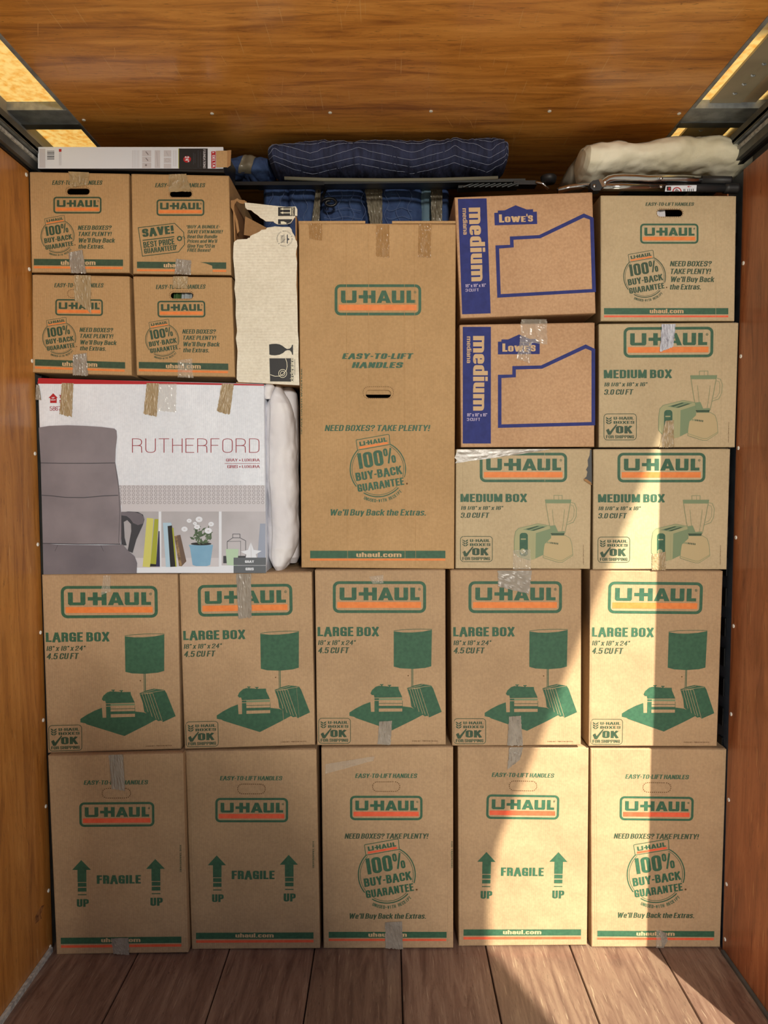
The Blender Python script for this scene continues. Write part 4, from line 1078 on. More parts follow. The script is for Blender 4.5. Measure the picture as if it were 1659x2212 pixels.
k = Ink(YR1, Zr); k.dash(1087, 406, 1224, 449, 21, 2.6, PERF); k.put('hand_hole_outline', r1)
band(r1, YR1, Zr, (818, 915, 1455, 947), (1052, 919, 1225, 942), (818, 953, 1455, 962), ora=RED_O)

# ---- small cartons, upper left
qS = [[(62, 370), (279, 374), (280, 590), (67, 589)], [(282, 374), (495, 378), (500, 595), (286, 592)],
      [(68, 592), (280, 596), (285, 812), (69, 805)], [(286, 596), (501, 598), (508, 815), (294, 811)]]
YS_ = [D0-.006, D0-.004, D0-.012, D0-.010]
def small(i, label, holed):
    q = qS[i]; Y = YS_[i]; ref = qS[0] if i != 1 else qS[1]
    h = []
    if holed:
        hz = (428, 376, 573, 416) if i != 1 else (1086, 392, 1228, 432)
        c = [(Zs[0]+hz[0]/Zs[2], Zs[1]+hz[1]/Zs[2]), (Zs[0]+hz[2]/Zs[2], Zs[1]+hz[3]/Zs[2])]
        a = bil(q, *inv_bil(ref, *c[0])); b = bil(q, *inv_bil(ref, *c[1])); h = [(a[0], a[1], b[0], b[1])]
    th = carton(q, Y, 0.40, CARD_O, 'small_carton', label, 'small cartons at the upper left', holes=h)
    if i != 1:
        k = Ink(Y, Zs, ref, q); k.text('EASY-TO-LIFT HANDLES', 333, 325, 657, 355, GREEN_D, 0.019, U_IT)
        k.text('NEED BOXES?', 498, 613, 717, 643, GREEN_D, 0.018, U_IT); k.text('TAKE PLENTY!', 498, 653, 717, 683, GREEN_D, 0.018, U_IT)
        k.text("We'll Buy Back", 498, 693, 740, 729, GREEN_D, 0.018, U_IT); k.text('the Extras.', 500, 733, 673, 763, GREEN_D, 0.018, U_IT)
        k.put('printed_lettering', th)
        k = Ink(Y, Zs, ref, q); k.wordmark(342, 430, 650, 537, GREEN_D, ORANGE); k.put('printed_logo', th)
        k = Ink(Y, Zs, ref, q); k.stamp(369, 682, 108, GREEN_D, ORANGE); k.put('printed_stamp', th)
        k = Ink(Y, Zs, ref, q); k.dash(421, 368, 575, 420, 25, 4, PERF); k.put('hand_hole_outline', th)
        band(th, Y, Zs, (217, 827, 788, 868), (390, 835, 612, 864), (217, 875, 785, 888), ref, q, dy=5, ora=ORANGE, gr=GREEN_D)
    else:
        k = Ink(Y, Zs); k.text('EASY-TO-LIFT HANDLES', 992, 342, 1315, 371, GREEN_D, 0.019, U_IT)
        for t, x1, y0, y1 in (('*BUY A BUNDLE-', 1412, 611, 634), ('SAVE EVEN MORE!', 1428, 642, 666), ('Beat Our Bundle', 1393, 673, 696), ("Prices and We'll", 1392, 702, 725), ('Give You $20 in', 1378, 732, 757), ('FREE Boxes!', 1350, 761, 783)):
            k.text(t, 1190 if t[0] == '*' else 1198, y0, x1, y1, GREEN_D, 0.018, U_IT)
        k.put('printed_lettering', th)
        k = Ink(Y, Zs); k.wordmark(1002, 447, 1308, 552, GREEN_D, ORANGE); k.put('printed_logo', th)
        k = Ink(Y, Zs); k.line([(885, 628), (1118, 600), (1176, 658), (1182, 735), (1143, 783), (912, 810)], 4.5, GREEN_D, 0, True)
        k.ring([(1149+17*math.cos(j*.4), 697+17*math.sin(j*.4)) for j in range(16)], [(1149+8*math.cos(j*.4), 697+8*math.sin(j*.4)) for j in range(16)], GREEN_D)
        k.line([(1160, 690), (1178, 682), (1186, 700)], 3, GREEN_D)
        k.text('SAVE!', 910, 622, 1112, 680, GREEN_D, 0.04, rot=-7)
        k.line([(913, 709), (1116, 685)], 6, GREEN_D)
        k.text('BEST PRICE', 917, 708, 1117, 746, GREEN_D, 0.025, rot=-7); k.text('GUARANTEED', 922, 750, 1126, 784, GREEN_D, 0.025, rot=-7); k.text('*', 1124, 738, 1132, 748, GREEN_D)
        k.put('printed_price_tag', th)
        k = Ink(Y, Zs); k.dash(1081, 386, 1233, 435, 24, 3, PERF); k.put('hand_hole_outline', th)
        band(th, Y, Zs, (877, 845, 1448, 886), (1048, 852, 1270, 880), (877, 894, 1448, 906), ora=ORANGE, gr=GREEN_D, dy=5)
        k = Ink(Y, Zs, off=0.0017); k.poly([(1210, 835), (1262, 845), (1320, 858), (1358, 872), (1362, 905), (1362, 924), (1220, 918)], CARD_O); k.put('torn_paper_patch', th)
    return th
s1 = small(0, 'small stamped carton with open hand hole, top left against the wall', True)
s2 = small(1, 'small carton printed with a price tag, second from left at the top', True)
s3 = small(2, 'small stamped carton with unopened hand hole, lower left of the four', False)
s4 = small(3, 'small stamped carton with open hand hole, lower right of the four', True)

# ---- tall wardrobe carton
YW = D0-.008
qW = [(644, 481), (986, 483), (982, 1230), (650, 1227)]
hx = lambda x, y: (640+x/3.353, 580+y/3.353)
a_, b_ = hx(502, 880), hx(687, 938)
w1 = carton(qW, YW, 0.27, CARD_O, 'wardrobe_carton', 'tall kraft wardrobe carton with hand hole, in the middle of the load', None, holes=[(a_[0], a_[1], b_[0], b_[1])])
k = Ink(YW, Zw); k.text('EASY-TO-LIFT', 330, 613, 850, 658, GREEN, 0.035, 0.3); k.text('HANDLES', 400, 678, 778, 723, GREEN, 0.035, 0.3)
k.text('NEED BOXES? TAKE PLENTY!', 205, 1132, 972, 1180, GREEN, 0.018, U_IT); k.text("We'll Buy Back the Extras.", 238, 1742, 948, 1798, GREEN, 0.018, U_IT)
k.text('SPACE SAVER WARDROBE', 32, 720, 44, 1200, GREEN_D, 0.0, vert=-1)
k.put('printed_lettering', w1)
k = Ink(YW, Zw); k.wordmark(278, 115, 905, 340, GREEN, ORANGE); k.put('printed_logo', w1)
k = Ink(YW, Zw); k.stamp(591, 1453, 204, GREEN, ORANGE); k.put('printed_stamp', w1)
k = Ink(YW, Zw); k.dash(483, 856, 704, 941, 40, 3.5, PERF, 9, 5); k.put('hand_hole_outline', w1)
band(w1, YW, Zw, (101, 2044, 1080, 2098), (435, 2056, 762, 2090), (101, 2101, 1080, 2116), ora=ORANGE)
# flap edge with shallow notch
mb = MB()
for x0, x1 in ((645, 789), (847, 987)):
    a, b = P(x0, 480, YW), P(x1, 481, YW); mb.box((a.x, YW+.001, a.z-.004), (b.x, YW+.006, a.z+.004), CARD_O)
mb.build('top_flap_edge', w1)

# ---- white desk-chair carton
YC = D0-.006
qC = [(80, 817), (571, 829), (575, 1237), (94, 1241)]
c1 = carton(qC, YC, 0.27, CARD_WHITE, 'chair_carton', 'white carton with a grey office chair picture, under the small cartons at left', None)
Zc = (60, 800, 2.765)
k = Ink(YC, Zc); k.poly([(64, 46), (600, 62), (1100, 76), (1411, 84), (1411, 92), (900, 84), (400, 82), (58, 80)], RED); k.put('printed_red_edge', c1)
k = Ink(YC, Zc)
k.poly([(152, 137), (180, 165), (173, 165), (173, 195), (134, 195), (134, 165), (124, 165)], RED)
k.text('UP', 144, 160, 161, 168, WHITE, .02, lay=1); k.text('HAUT', 138, 173, 168, 181, WHITE, .02, lay=1)
k.text('TI/HI', 187, 147, 253, 166, MAROON, .03); k.text('5/2', 189, 177, 231, 196, MAROON, .03); k.text('58677', 132, 215, 215, 241, MAROON, 0)
k.text('RUTHERFORD', 623, 407, 1384, 492, MAROON, -0.033)
k.text('GRAY', 1184, 527, 1254, 545, MAROON, .005); k.text('LUXURA', 1280, 527, 1386, 545, MAROON, .005); k.ell(1267, 537, 4, 4, MAROON)
k.line([(1176, 556), (1386, 556)], 2.5, MAROON)
k.text('GRIS', 1192, 566, 1254, 584, MAROON, .005); k.text('LUXURA', 1280, 566, 1386, 584, MAROON, .005); k.ell(1267, 576, 4, 4, MAROON)
k.put('printed_lettering', c1)
k = Ink(YC, Zc); k.rect(545, 686, 1416, 806, GL); k.put('printed_panel', c1)
k = Ink(YC, Zc)
for r_ in range(5):
    for c_ in range(33):
        cx, cy = 552+c_*26.6, 698+r_*22.8
        k.ring([(cx+9*math.cos(j*.628), cy+9*math.sin(j*.628)) for j in range(10)], [(cx+6.8*math.cos(j*.628), cy+6.8*math.sin(j*.628)) for j in range(10)], G4, 1)
k.put('printed_circle_rows', c1)
k = Ink(YC, Zc)    # shelf picture
k.rect(540, 806, 1417, 1210, WHITE)
k.poly([(560, 843), (782, 843), (782, 1175), (560, 1175)], GS, 1); k.rect(798, 843, 1142, 1172, GS, 1); k.rect(1158, 843, 1420, 1165, GS, 1)
k.rect(560, 806, 1417, 843, GL, 1)
k.poly([(560, 1120), (782, 1120), (790, 1178), (560, 1178)], GL, 2); k.rect(798, 1120, 1142, 1172, GL, 2)
k.put('printed_shelf_picture', c1)
k = Ink(YC, Zc)
k.poly([(712, 881), (752, 885), (732, 1176), (687, 1172)], YEL, 3); k.poly([(758, 888), (781, 888), (768, 1158), (733, 1155)], OLIVE, 3)
k.poly([(733, 1155), (768, 1158), (768, 1172), (730, 1172)], BLACK, 3); k.poly([(782, 960), (788, 960), (790, 1172), (766, 1172)], NAVYP, 3)
k.poly([(808, 910), (836, 910), (852, 1174), (826, 1174)], LBLUE, 3); k.poly([(836, 910), (857, 910), (862, 930), (838, 930)], LBLUE, 3)
k.poly([(836, 930), (862, 926), (884, 1172), (852, 1174)], BLACK, 3); k.poly([(862, 940), (871, 940), (890, 1172), (883, 1174)], OLIVE, 3)
k.poly([(876, 990), (912, 982), (948, 1140), (920, 1170), (904, 1168)], BROWNBK, 3); k.poly([(892, 986), (912, 982), (948, 1140), (922, 1165)], mat('print_book_brown', (104, 84, 72), .5), 4)
k.put('printed_books', c1)
k = Ink(YC, Zc)
k.poly([(962, 1042), (1108, 1042), (1104, 1060), (1090, 1162), (1070, 1169), (1005, 1169), (985, 1162), (970, 1060)], POT, 3)
random.seed(3)
for j in range(42):
    a = random.uniform(0, 6.28); r_ = random.random()**.6
    cx, cy = 1035+r_*62*math.cos(a), 985+r_*52*math.sin(a); an = random.uniform(0, 3.14); L, w_ = random.uniform(14, 24), random.uniform(5, 9)
    k.poly([(cx+L*math.cos(an), cy+L*math.sin(an)), (cx-w_*math.sin(an), cy+w_*math.cos(an)), (cx-L*math.cos(an), cy-L*math.sin(an)), (cx+w_*math.sin(an), cy-w_*math.cos(an))], LEAF, 4)
k.ell(1036, 1036, 62, 9, BLACK, 3)
for cx, cy, r_ in ((965, 898, 15), (1024, 890, 21), (999, 914, 12), (1012, 935, 18), (937, 948, 19), (1096, 918, 17), (1079, 958, 22)):
    k.ell(cx, cy, r_, r_*.82, WHITE, 5, 12); k.ell(cx, cy, r_*.3, r_*.22, GL, 6, 8)
k.put('printed_plant', c1)
k = Ink(YC, Zc)
k.line([(1192, 1110), (1192, 1022), (1225, 1000), (1268, 1000), (1302, 1018), (1302, 1110)], 3, G3, 3); k.line([(1192, 1022), (1272, 1020), (1272, 1110)], 2, G3, 3)
k.line([(1225, 1000), (1225, 978), (1268, 978), (1268, 1000)], 3, G3, 3); k.rect(1168, 1108, 1302, 1152, G3, 3)
k.poly([(1183, 1067), (1260, 1067), (1252, 1166), (1190, 1162)], MINT, 4); k.poly([(1388, 915), (1420, 915), (1420, 1118), (1372, 1118)], mat('print_blue_grey', (150, 160, 182), .5), 3)
k.poly([(1333, 1025), (1350, 1072), (1398, 1078), (1362, 1098), (1368, 1120), (1302, 1120), (1306, 1100), (1272, 1082), (1316, 1072)], WHITE, 5)
k.line([(1333, 1027), (1336, 1118)], 2, GS, 6)
k.rect(1230, 1118, 1423, 1163, SLATE, 5); k.rect(1230, 1166, 1423, 1210, SLATE, 5)
k.text('GRAY', 1298, 1134, 1352, 1150, WHITE, .03, lay=6); k.text('GRIS', 1302, 1178, 1350, 1194, WHITE, .03, lay=6)
k.put('printed_ornaments', c1)
k = Ink(YC, Zc)    # the chair itself
k.poly([(558, 852), (600, 843), (660, 846), (690, 862), (698, 890), (690, 920), (650, 1010), (628, 1090), (598, 1078), (620, 960), (618, 918), (596, 894), (575, 905), (580, 1000), (592, 1045), (560, 1045)], G3, 7)
k.poly([(560, 846), (640, 846), (680, 858), (697, 880), (690, 915), (660, 924), (632, 912), (612, 885), (592, 870), (562, 866)], G2, 8)
k.poly([(68, 342), (130, 332), (240, 328), (350, 332), (440, 338), (520, 348), (532, 360), (535, 400), (527, 470), (524, 548), (540, 640), (552, 740), (560, 850), (560, 1000), (556, 1040), (92, 1036), (80, 560)], G1, 7)
k.poly([(92, 1033), (180, 1040), (430, 1044), (570, 1040), (600, 1075), (640, 1110), (655, 1150), (652, 1212), (96, 1218)], G2, 8)
k.line([(80, 553), (200, 555), (380, 555), (524, 553)], 4, G3, 9); k.line([(82, 745), (150, 750), (230, 759), (340, 760), (450, 750), (542, 746)], 4, G3, 9)
k.line([(92, 1033), (300, 1037), (556, 1037)], 4, G3, 9); k.line([(524, 560), (545, 700), (552, 850), (545, 1030)], 2, G3, 9)
k.line([(165, 1080), (182, 1042)], 2, G3, 9); k.line([(455, 1080), (438, 1044)], 2, G3, 9)
k.put('printed_chair_picture', c1)

# ---- long flat white carton lying on the small ones
YD = D0-.010
qD = [(81, 317), (487, 320), (485, 373), (82, 365)]
d1 = carton(qD, YD, 0.16, mat('glossy_black_board', (30, 28, 30), .3), 'bar_carton', 'long flat white and black carton lying on the small cartons by the left wall', None, top_over='none')
Zd = (60, 300, 3.606)
k = Ink(YD, Zd)
k.poly(k.rr(80, 64, 1524, 232, 6), WHITE); k.mb.v = k.mb.v
k.put('printed_front_panel', d1)
k = Ink(YD, Zd)
k.rect(1178, 76, 1402, 232, BLACK, 1); k.rect(1174, 76, 1179, 230, OLIVE, 1); k.ell(1242, 160, 30, 26, RED, 2)
k.text('24"', 1226, 138, 1258, 182, WHITE, .02, lay=3, vert=1)
k.text('FOUNDATIONS', 1366, 84, 1386, 230, GL, 0, lay=2, vert=1)
for x, y0, y1 in ((1290, 110, 200), (1302, 118, 190), (1326, 90, 225), (1344, 100, 215)): k.rect(x, y0, x+4, y1, G3, 2)
k.poly(k.rr(1430, 98, 1464, 230, 6), RED, 2); k.text('DELTA', 1437, 128, 1459, 224, WHITE, .01, lay=3, vert=1)
k.poly([(1456, 108), (1440, 114), (1440, 102)], WHITE, 3)
k.put('printed_black_panel', d1)
k = Ink(YD, Zd)
k.rect(142, 84, 222, 180, WHITE, 1)
for j, h_ in enumerate([4, 2, 6, 3, 5, 2, 3, 6, 4, 2, 5, 3]): k.rect(152, 94+j*6, 208, 94+j*6+h_*.7, BLACK, 2)
k.rect(92, 78, 138, 226, GL, 1)
k.rect(244, 80, 264, 102, RED, 2)
for x in (248, 255, 262): k.rect(x-2, 106, x, 208, GS, 2)
k.put('printed_barcode', d1)
k = Ink(YD, Zd)
for x in (816, 828, 840, 852, 864, 1134, 1146, 1156): k.rect(x, 90, x+2.5, 226 if x < 900 else 215, GS, 1)
for (x0, y0, x1, y1) in ((892, 90, 962, 136), (892, 140, 962, 182), (892, 186, 962, 228), (990, 90, 1032, 228), (1060, 90, 1118, 140), (1060, 148, 1118, 188), (1060, 194, 1118, 230)): k.rect(x0, y0, x1, y1, GL, 1)
k.line([(1004, 100), (1010, 160), (1014, 215)], 6, GS, 2); k.line([(920, 100), (940, 125)], 7, G4, 2); k.line([(920, 150), (938, 172)], 7, G4, 2); k.ell(922, 206, 8, 8, G4, 2); k.line([(1080, 100), (1095, 132)], 6, GS, 2)
k.ring([(1088+18*math.cos(j*.5), 168+14*math.sin(j*.5)) for j in range(12)], [(1088+14*math.cos(j*.5), 168+10*math.sin(j*.5)) for j in range(12)], GS, 2)
k.put('printed_details', d1)
k = Ink(YD, Zd, off=0.0045); k.poly([(1468, 98), (1556, 96), (1556, 226), (1470, 226)], CARD_O); k.poly([(1556, 94), (1588, 92), (1582, 212), (1556, 230)], CARD_IN); k.put('open_end_flap', d1, 'raw kraft end flap folded over')

# ---- crushed white glassware carton, torn open
YG = D0-.004
Zg = (490, 400, 9.218)
def gp_(x, y, dY=0): p = P(490+x/9.218, 400+y/9.218, YG); return Vector((p.x, YG+dY, p.z))
gl = gp_(1500, 0)
gz0 = P(512, 826, YG).z
g1 = thing('glassware_carton', 'crushed white carton torn open at the top, standing beside the tall wardrobe carton', 'box', (P(575, 826, YG).x, YG+.15, gz0))
def panel(parent, name, pts, m, t=0.004, dY=0.0, amp=0.0, label=None):
    vs = [gp_(x, y, dY) for x, y in pts]; n = len(vs)
    tri = tessellate_polygon([[Vector((v.x, v.z, 0)) for v in vs]])
    mb = MB(); bk = [v+Vector((0, t, 0)) for v in vs]
    f1 = []
    for a, b, c in tri:
        va, vb, vc = vs[a], vs[b], vs[c]
        f1.append((a, b, c) if (vb.x-va.x)*(vc.z-va.z)-(vb.z-va.z)*(vc.x-va.x) > 0 else (a, c, b))
    mb.add(vs, f1, m); mb.add(bk, [t_[::-1] for t_ in f1], CARD_IN)
    mb.add(vs+bk, [(i, (i+1) % n, n+(i+1) % n, n+i) for i in range(n)], CARD_IN)
    return mb.build(name, parent, label=label)
lowf = [(140, 1140), (165, 1110), (210, 1082), (300, 1076), (405, 1072), (425, 1050), (455, 1050), (470, 1010), (520, 985), (600, 950), (650, 925), (690, 890), (780, 880), (800, 845), (880, 835), (960, 820), (1100, 832), (1250, 832), (1290, 880), (1300, 930), (1350, 1010), (1370, 1090), (1395, 1120), (1405, 1210), (1385, 1290), (1375, 1380), (1400, 1540), (1392, 1700), (1385, 2000), (1400, 2212)]
lowf += [(1400, 2300), (1408, 2560), (1412, 2900), (1430, 3100), (1425, 3400), (1436, 3700), (1445, 3985), (800, 3950), (230, 3920), (195, 3860), (200, 3600), (215, 3300), (180, 3050), (205, 2900), (175, 2600), (180, 2300), (150, 2060), (165, 1900), (150, 1700), (125, 1450), (130, 1250)]
body = panel(g1, 'front_panel', lowf, CARD_CREAM)
upf = [(350, 335), (600, 360), (900, 395), (1190, 425), (1370, 415), (1400, 470), (1400, 600), (1345, 640), (1310, 690), (1270, 745), (1190, 772), (1130, 775), (1000, 770), (935, 735), (930, 715), (770, 712), (730, 680), (660, 640), (610, 590), (540, 545), (480, 490), (400, 475), (365, 440)]
panel(g1, 'torn_upper_panel', upf, CARD_CREAM, dY=.004)
# side walls, back and inside
mb = MB()
def side(xa, ya, xb, yb, y0, y1, m, t=.004):
    a, b = gp_(xa, ya), gp_(xb, yb)
    mb.hexa([Vector((a.x, y0, a.z)), Vector((b.x, y0, b.z)), Vector((b.x+t, y0, b.z)), Vector((a.x+t, y0, a.z)),
             Vector((a.x, y1, a.z)), Vector((b.x, y1, b.z)), Vector((b.x+t, y1, b.z)), Vector((a.x+t, y1, a.z))], m)
side(1360, 600, 1400, 3960, YG+.004, YG+.30, CARD_IN); mb.build('side_panel', g1)
mb = MB(); side(215, 3900, 150, 1250, YG+.004, YG+.30, CARD_IN); side(150, 1300, 110, 300, YG+.004, YG+.30, CARD_IN); mb.build('side_panel', g1)
a, b = gp_(180, 3940), gp_(1400, 420); mb = MB(); mb.box((a.x, YG+.296, a.z), (b.x, YG+.30, b.z), CARD_IN); mb.build('back_panel', g1)
mb = MB(); mb.box((a.x, YG+.004, a.z+.0), (b.x, YG+.296, a.z+.004), CARD_IN); mb.build('bottom_panel', g1)
# ragged lip at the left
panel(g1, 'torn_edge', [(70, 290), (140, 280), (200, 245), (240, 275), (340, 285), (395, 320), (350, 335), (320, 360), (240, 340), (190, 300), (150, 360), (130, 450), (160, 560), (210, 700), (230, 830), (240, 900), (200, 950), (160, 700), (110, 500), (75, 430)], CARD_IN, dY=.006)
panel(g1, 'inner_flap', [(300, 500), (760, 745), (1000, 800), (760, 850), (600, 935), (270, 880)], CARD_IN, dY=.055)
k = Ink(YG, Zg, off=-.0032)
k.rect(1018, 432, 1350, 606, BLACK); k.text('UPPER', 1290, 440, 1330, 600, CREAM_W, 0, lay=1, vert=-1)
for y in (468, 543):
    k.poly([(1055, y), (1120, y-24), (1118, y-8), (1262, y-8), (1262, y+10), (1118, y+10), (1120, y+24)], CREAM_W, 1)
k.rect(1258, 448, 1278, 592, CREAM_W, 1)
k.poly([(1018, 672), (1305, 672), (1290, 700), (1268, 735), (1190, 768), (1140, 768), (1018, 765)], BLACK); k.poly([(1070, 715), (1130, 715), (1190, 745), (1180, 765), (1075, 765)], CREAM_W, 1)
k.put('printed_marks', g1)
k = Ink(YG, Zg)
cx, cy = 1150, 1065
k.text('RECYCLED  PAPER', 0, 0, 1, 1, BLACK) if False else None
tx = 'RECYCLED PAPER * CORRUGATED RECYCLES * '
for j, ch in enumerate(tx):
    if ch == ' ': continue
    a = math.radians(j*360/len(tx)); r_ = 150
    k.text(ch, cx+r_*math.cos(a)-8, cy+r_*math.sin(a)-11, cx+r_*math.cos(a)+8, cy+r_*math.sin(a)+11, G3, 0, rot=math.degrees(a)+90)
for j in range(9):
    k.line([(1080+t*9-abs(j-4)*2, 1000+j*18+8*math.sin(t*.6+j)) for t in range(10)], 6, G3)
k.poly([(1195, 990), (1215, 980), (1215, 1050), (1250, 1078), (1215, 1105), (1215, 1165), (1195, 1160)], G3)
k.put('printed_emblem', g1)
Zg2 = (490, 620, 9.218)
k = Ink(YG, Zg2)
k.poly([(842, 1145), (900, 1134), (980, 1130), (1050, 1142), (1110, 1172), (1160, 1212), (1200, 1235), (1250, 1228), (1285, 1195), (1300, 1150), (1318, 1150), (1320, 1350), (1302, 1350), (1288, 1300), (1255, 1262), (1205, 1258), (1165, 1272), (1120, 1315), (1050, 1348), (960, 1362), (890, 1358), (848, 1345)], BLACK)
k.put('printed_goblet', g1)
k = Ink(YG, Zg2)
k.poly([(848, 1420), (1325, 1420), (1330, 1885), (862, 1880)], BLACK)
k.line([(1170, 1425), (1195, 1500), (1202, 1580), (1185, 1660), (1120, 1735), (1050, 1775), (960, 1778), (865, 1745)], 11, CREAM_W, 1)
for r_ in (86, 50): k.ring([(1112+r_*math.cos(j*.3), 1722+r_*math.sin(j*.3)) for j in range(21)], [(1112+(r_-11)*math.cos(j*.3), 1722+(r_-11)*math.sin(j*.3)) for j in range(21)], CREAM_W, 1)
k.text('circleware', 1262, 1425, 1328, 1885, CREAM_W, .01, lay=1, vert=-1); k.text('SAUDI ARABIA', 1345, 1440, 1362, 1760, BLACK, 0, vert=-1)
k.put('printed_logo', g1)

k = Ink(YW, Zw, off=-.0065); k.poly([(500, 876), (690, 876), (690, 912), (500, 912)], CARD_O); k.put('folded_handle_flap', w1)
k = Ink(YM[0], Zm); k.poly([(1203, 1150), (1215, 1152), (1219, 1440), (1200, 1425), (1160, 1412), (1152, 1398), (1172, 1380), (1180, 1340), (1168, 1320), (1186, 1290), (1182, 1240), (1198, 1200)], IRON)
k.put('dark_tear_patch', m1)  # flat black patch painting the darkness inside the tear
k = Ink(YM[0], Zm, off=.004); k.poly([(1148, 1398), (1172, 1402), (1208, 1428), (1216, 1452), (1200, 1446), (1150, 1414)], CARD_IN); k.put('torn_flap', m1)
def packed(name, label, cat, px0, px1, y0, y1, Y, m):
    a, b = P(px0, y1, Y), P(px1, y0, Y); mb = MB()
    pts = [Vector((a.x+(b.x-a.x)*i/6, Y+.012+.004*math.sin(i*1.9), a.z)) for i in range(7)]
    top = [p+Vector((0, .01, b.z-a.z)) for p in pts]; bk = [p+Vector((0, .05, 0)) for p in pts]; tb = [p+Vector((0, .04, 0)) for p in top]
    vs = pts+top+bk+tb
    mb.add(vs, [(i, i+1, 8+i, 7+i) for i in range(6)]+[(7+i, 8+i, 22+i, 21+i) for i in range(6)]+[(14+i, 21+i, 22+i, 15+i) for i in range(6)]+[(0, 7, 21, 14), (6, 20, 27, 13)]+[(i, 14+i, 15+i, 1+i) for i in range(6)], m)
    o = mb.build(name, origin=(a.x, Y+.03, a.z)); o['label'] = label; o['category'] = cat
packed('packed_cloth', 'white folded cloth showing in the hand hole of the top right carton', 'cloth', 1414, 1441, 446, 475, YR1, PIL)
packed('packed_bag', 'green and grey plastic bag showing in the hand hole of the lower right small carton', 'bag', 372, 388, 626, 650, YS_[3], mat('bag_green', (70, 98, 58), .4))
packed('packed_pouch', 'silvery plastic pouch showing in the hand hole of the lower right small carton', 'bag', 389, 412, 629, 650, YS_[3], mat('bag_silver', (170, 176, 178), .25, bump=.6, bscale=60))
# pressed vertical creases and edge folds in the boards
def crease(par, Y, pts, m, w=.0016, h=.0007):
    mb = MB()
    for (xa, ya), (xb, yb) in zip(pts, pts[1:]):
        a, b = P(xa, ya, Y), P(xb, yb, Y); d = (b-a).normalized(); n_ = Vector((d.z, 0, -d.x))
        mb.add([a-n_*w+Vector((0, -.0001, 0)), a+Vector((0, -h, 0)), a+n_*w+Vector((0, -.0001, 0)), b-n_*w+Vector((0, -.0001, 0)), b+Vector((0, -h, 0)), b+n_*w+Vector((0, -.0001, 0))], [(0, 3, 4, 1), (1, 4, 5, 2)], m)
    mb.build('crease', par)
for par, Y, m_, lst in ((w1, YW, CARD_O, [[(748, 488), (751, 1222)], [(796, 488), (797, 838)], [(873, 486), (875, 1224)], [(895, 488), (898, 1224)]]),
                        (b2, YB[1], CARD, [[(409, 1626), (421, 2050)]]), (b3, YB[2], CARD, [[(703, 1618), (708, 2048)], [(966, 1616), (968, 2046)]]),
                        (b4, YB[3], CARD, [[(996, 1617), (999, 2043)]]), (b5, YB[4], CARD, [[(1283, 1619), (1286, 2044)], [(1288, 1619), (1290, 2044)]]),
                        (l4, YL[3], CARD, [[(978, 1234), (981, 1609)]]), (l5, YL[4], CARD, [[(1280, 1235), (1277, 1610)]]), (l2, YL[1], CARD, [[(392, 1243), (404, 1616)], [(640, 1480), (652, 1608)], [(610, 1520), (616, 1608)]]),
                        (r1, YR1, CARD_L, [[(1545, 424), (1546, 690)]]), (m3, YM[2], CARD_L, [[(1545, 702), (1541, 800)], [(1560, 702), (1556, 960)]]), (m1, YM[0], CARD_L, [[(1176, 972), (1177, 1040)], [(1000, 990), (1001, 1225)]]),
                        (b1, YB[0], CARD, [[(392, 1630), (403, 2056)]])):
    for pts in lst: crease(par, Y, pts, m_)

# ================================================================== TAPES
def zt(z, pts): return [(z[0]+x/z[2], z[1]+y/z[2]) for x, y in pts]
tape(b1, zt(Zb2, [(455, 78), (535, 75), (545, 280), (470, 268)]), YB[0], TAPE_G, 1)
tape(b1, zt(Zb2, [(468, 1105), (566, 1100), (568, 1198), (480, 1190)]), YB[0], TAPE_G, 2)
tape(b3, zt(Zb3, [(445, 1015), (540, 1010), (545, 1166), (447, 1160)]), YB[2], TAPE_G, 3)
tape(b3, zt(Zb3, [(110, 130), (385, 85), (380, 110), (112, 185)]), YB[2], TAPE_C, 4, label='clear strip of packing tape')
tape(b4, zt(Zb3, [(1140, 35), (1218, 35), (1200, 105), (1130, 158)]), YB[3], TAPE_G, 5)
Z5 = (1240, 1600, 3.613)
tape(b5, zt(Z5, [(640, 1468), (690, 1490), (700, 1615), (640, 1612)]), YB[4], TAPE_C, 6); tape(b5, zt(Z5, [(665, 1475), (720, 1500), (730, 1560), (690, 1615)]), YB[4], TAPE_G, 66)
tape(l2, zt((60, 1220, 2.592), [(1168, 50), (1250, 50), (1255, 295), (1180, 305)]), YL[1], TAPE_G, 7, nv=20)
tape(l3, zt(Zl, [(440, 935), (517, 930), (508, 1076), (430, 1070)]), YL[2], TAPE_G, 8)
tape(l4, zt(Zl, [(1148, 34), (1352, 34), (1335, 175), (1152, 130)]), YL[3], TAPE_G, 9, nu=12)
tape(l4, zt(Zl, [(1215, 905), (1285, 900), (1298, 1078), (1205, 1078)]), YL[3], TAPE_G, 10)
tape(l3, zt(Zl, [(380, 70), (465, 60), (465, 110), (400, 112)]), YL[2], TAPE_C, 11)
tape(l1, zt((60, 1220, 2.592), [(425, 60), (465, 60), (465, 150), (410, 170)]), YL[0], TAPE_C, 111)
tape(m1, zt(Zm, [(58, 1150), (880, 1146), (600, 1190), (60, 1265)]), YM[0], TAPE_G, 12, nu=16, nv=5, amp=.001)
tape(m1, zt(Zm, [(542, 2010), (690, 2000), (700, 2172), (545, 2172)]), YM[0], TAPE_C, 13)
Zm2 = (1270, 680, 3.951)
tape(m3, zt(Zm2, [(627, 80), (747, 80), (725, 275), (612, 318)]), YM[2], TAPE_W, 14, amp=.003)
tape(m3, zt(Zm2, [(660, 905), (728, 900), (735, 1132), (610, 1132)]), YM[2], TAPE_B, 15)
tape(m2, zt(Zm2, [(545, 2045), (662, 2020), (662, 2178), (545, 2178)]), YM[1], TAPE_B, 16)
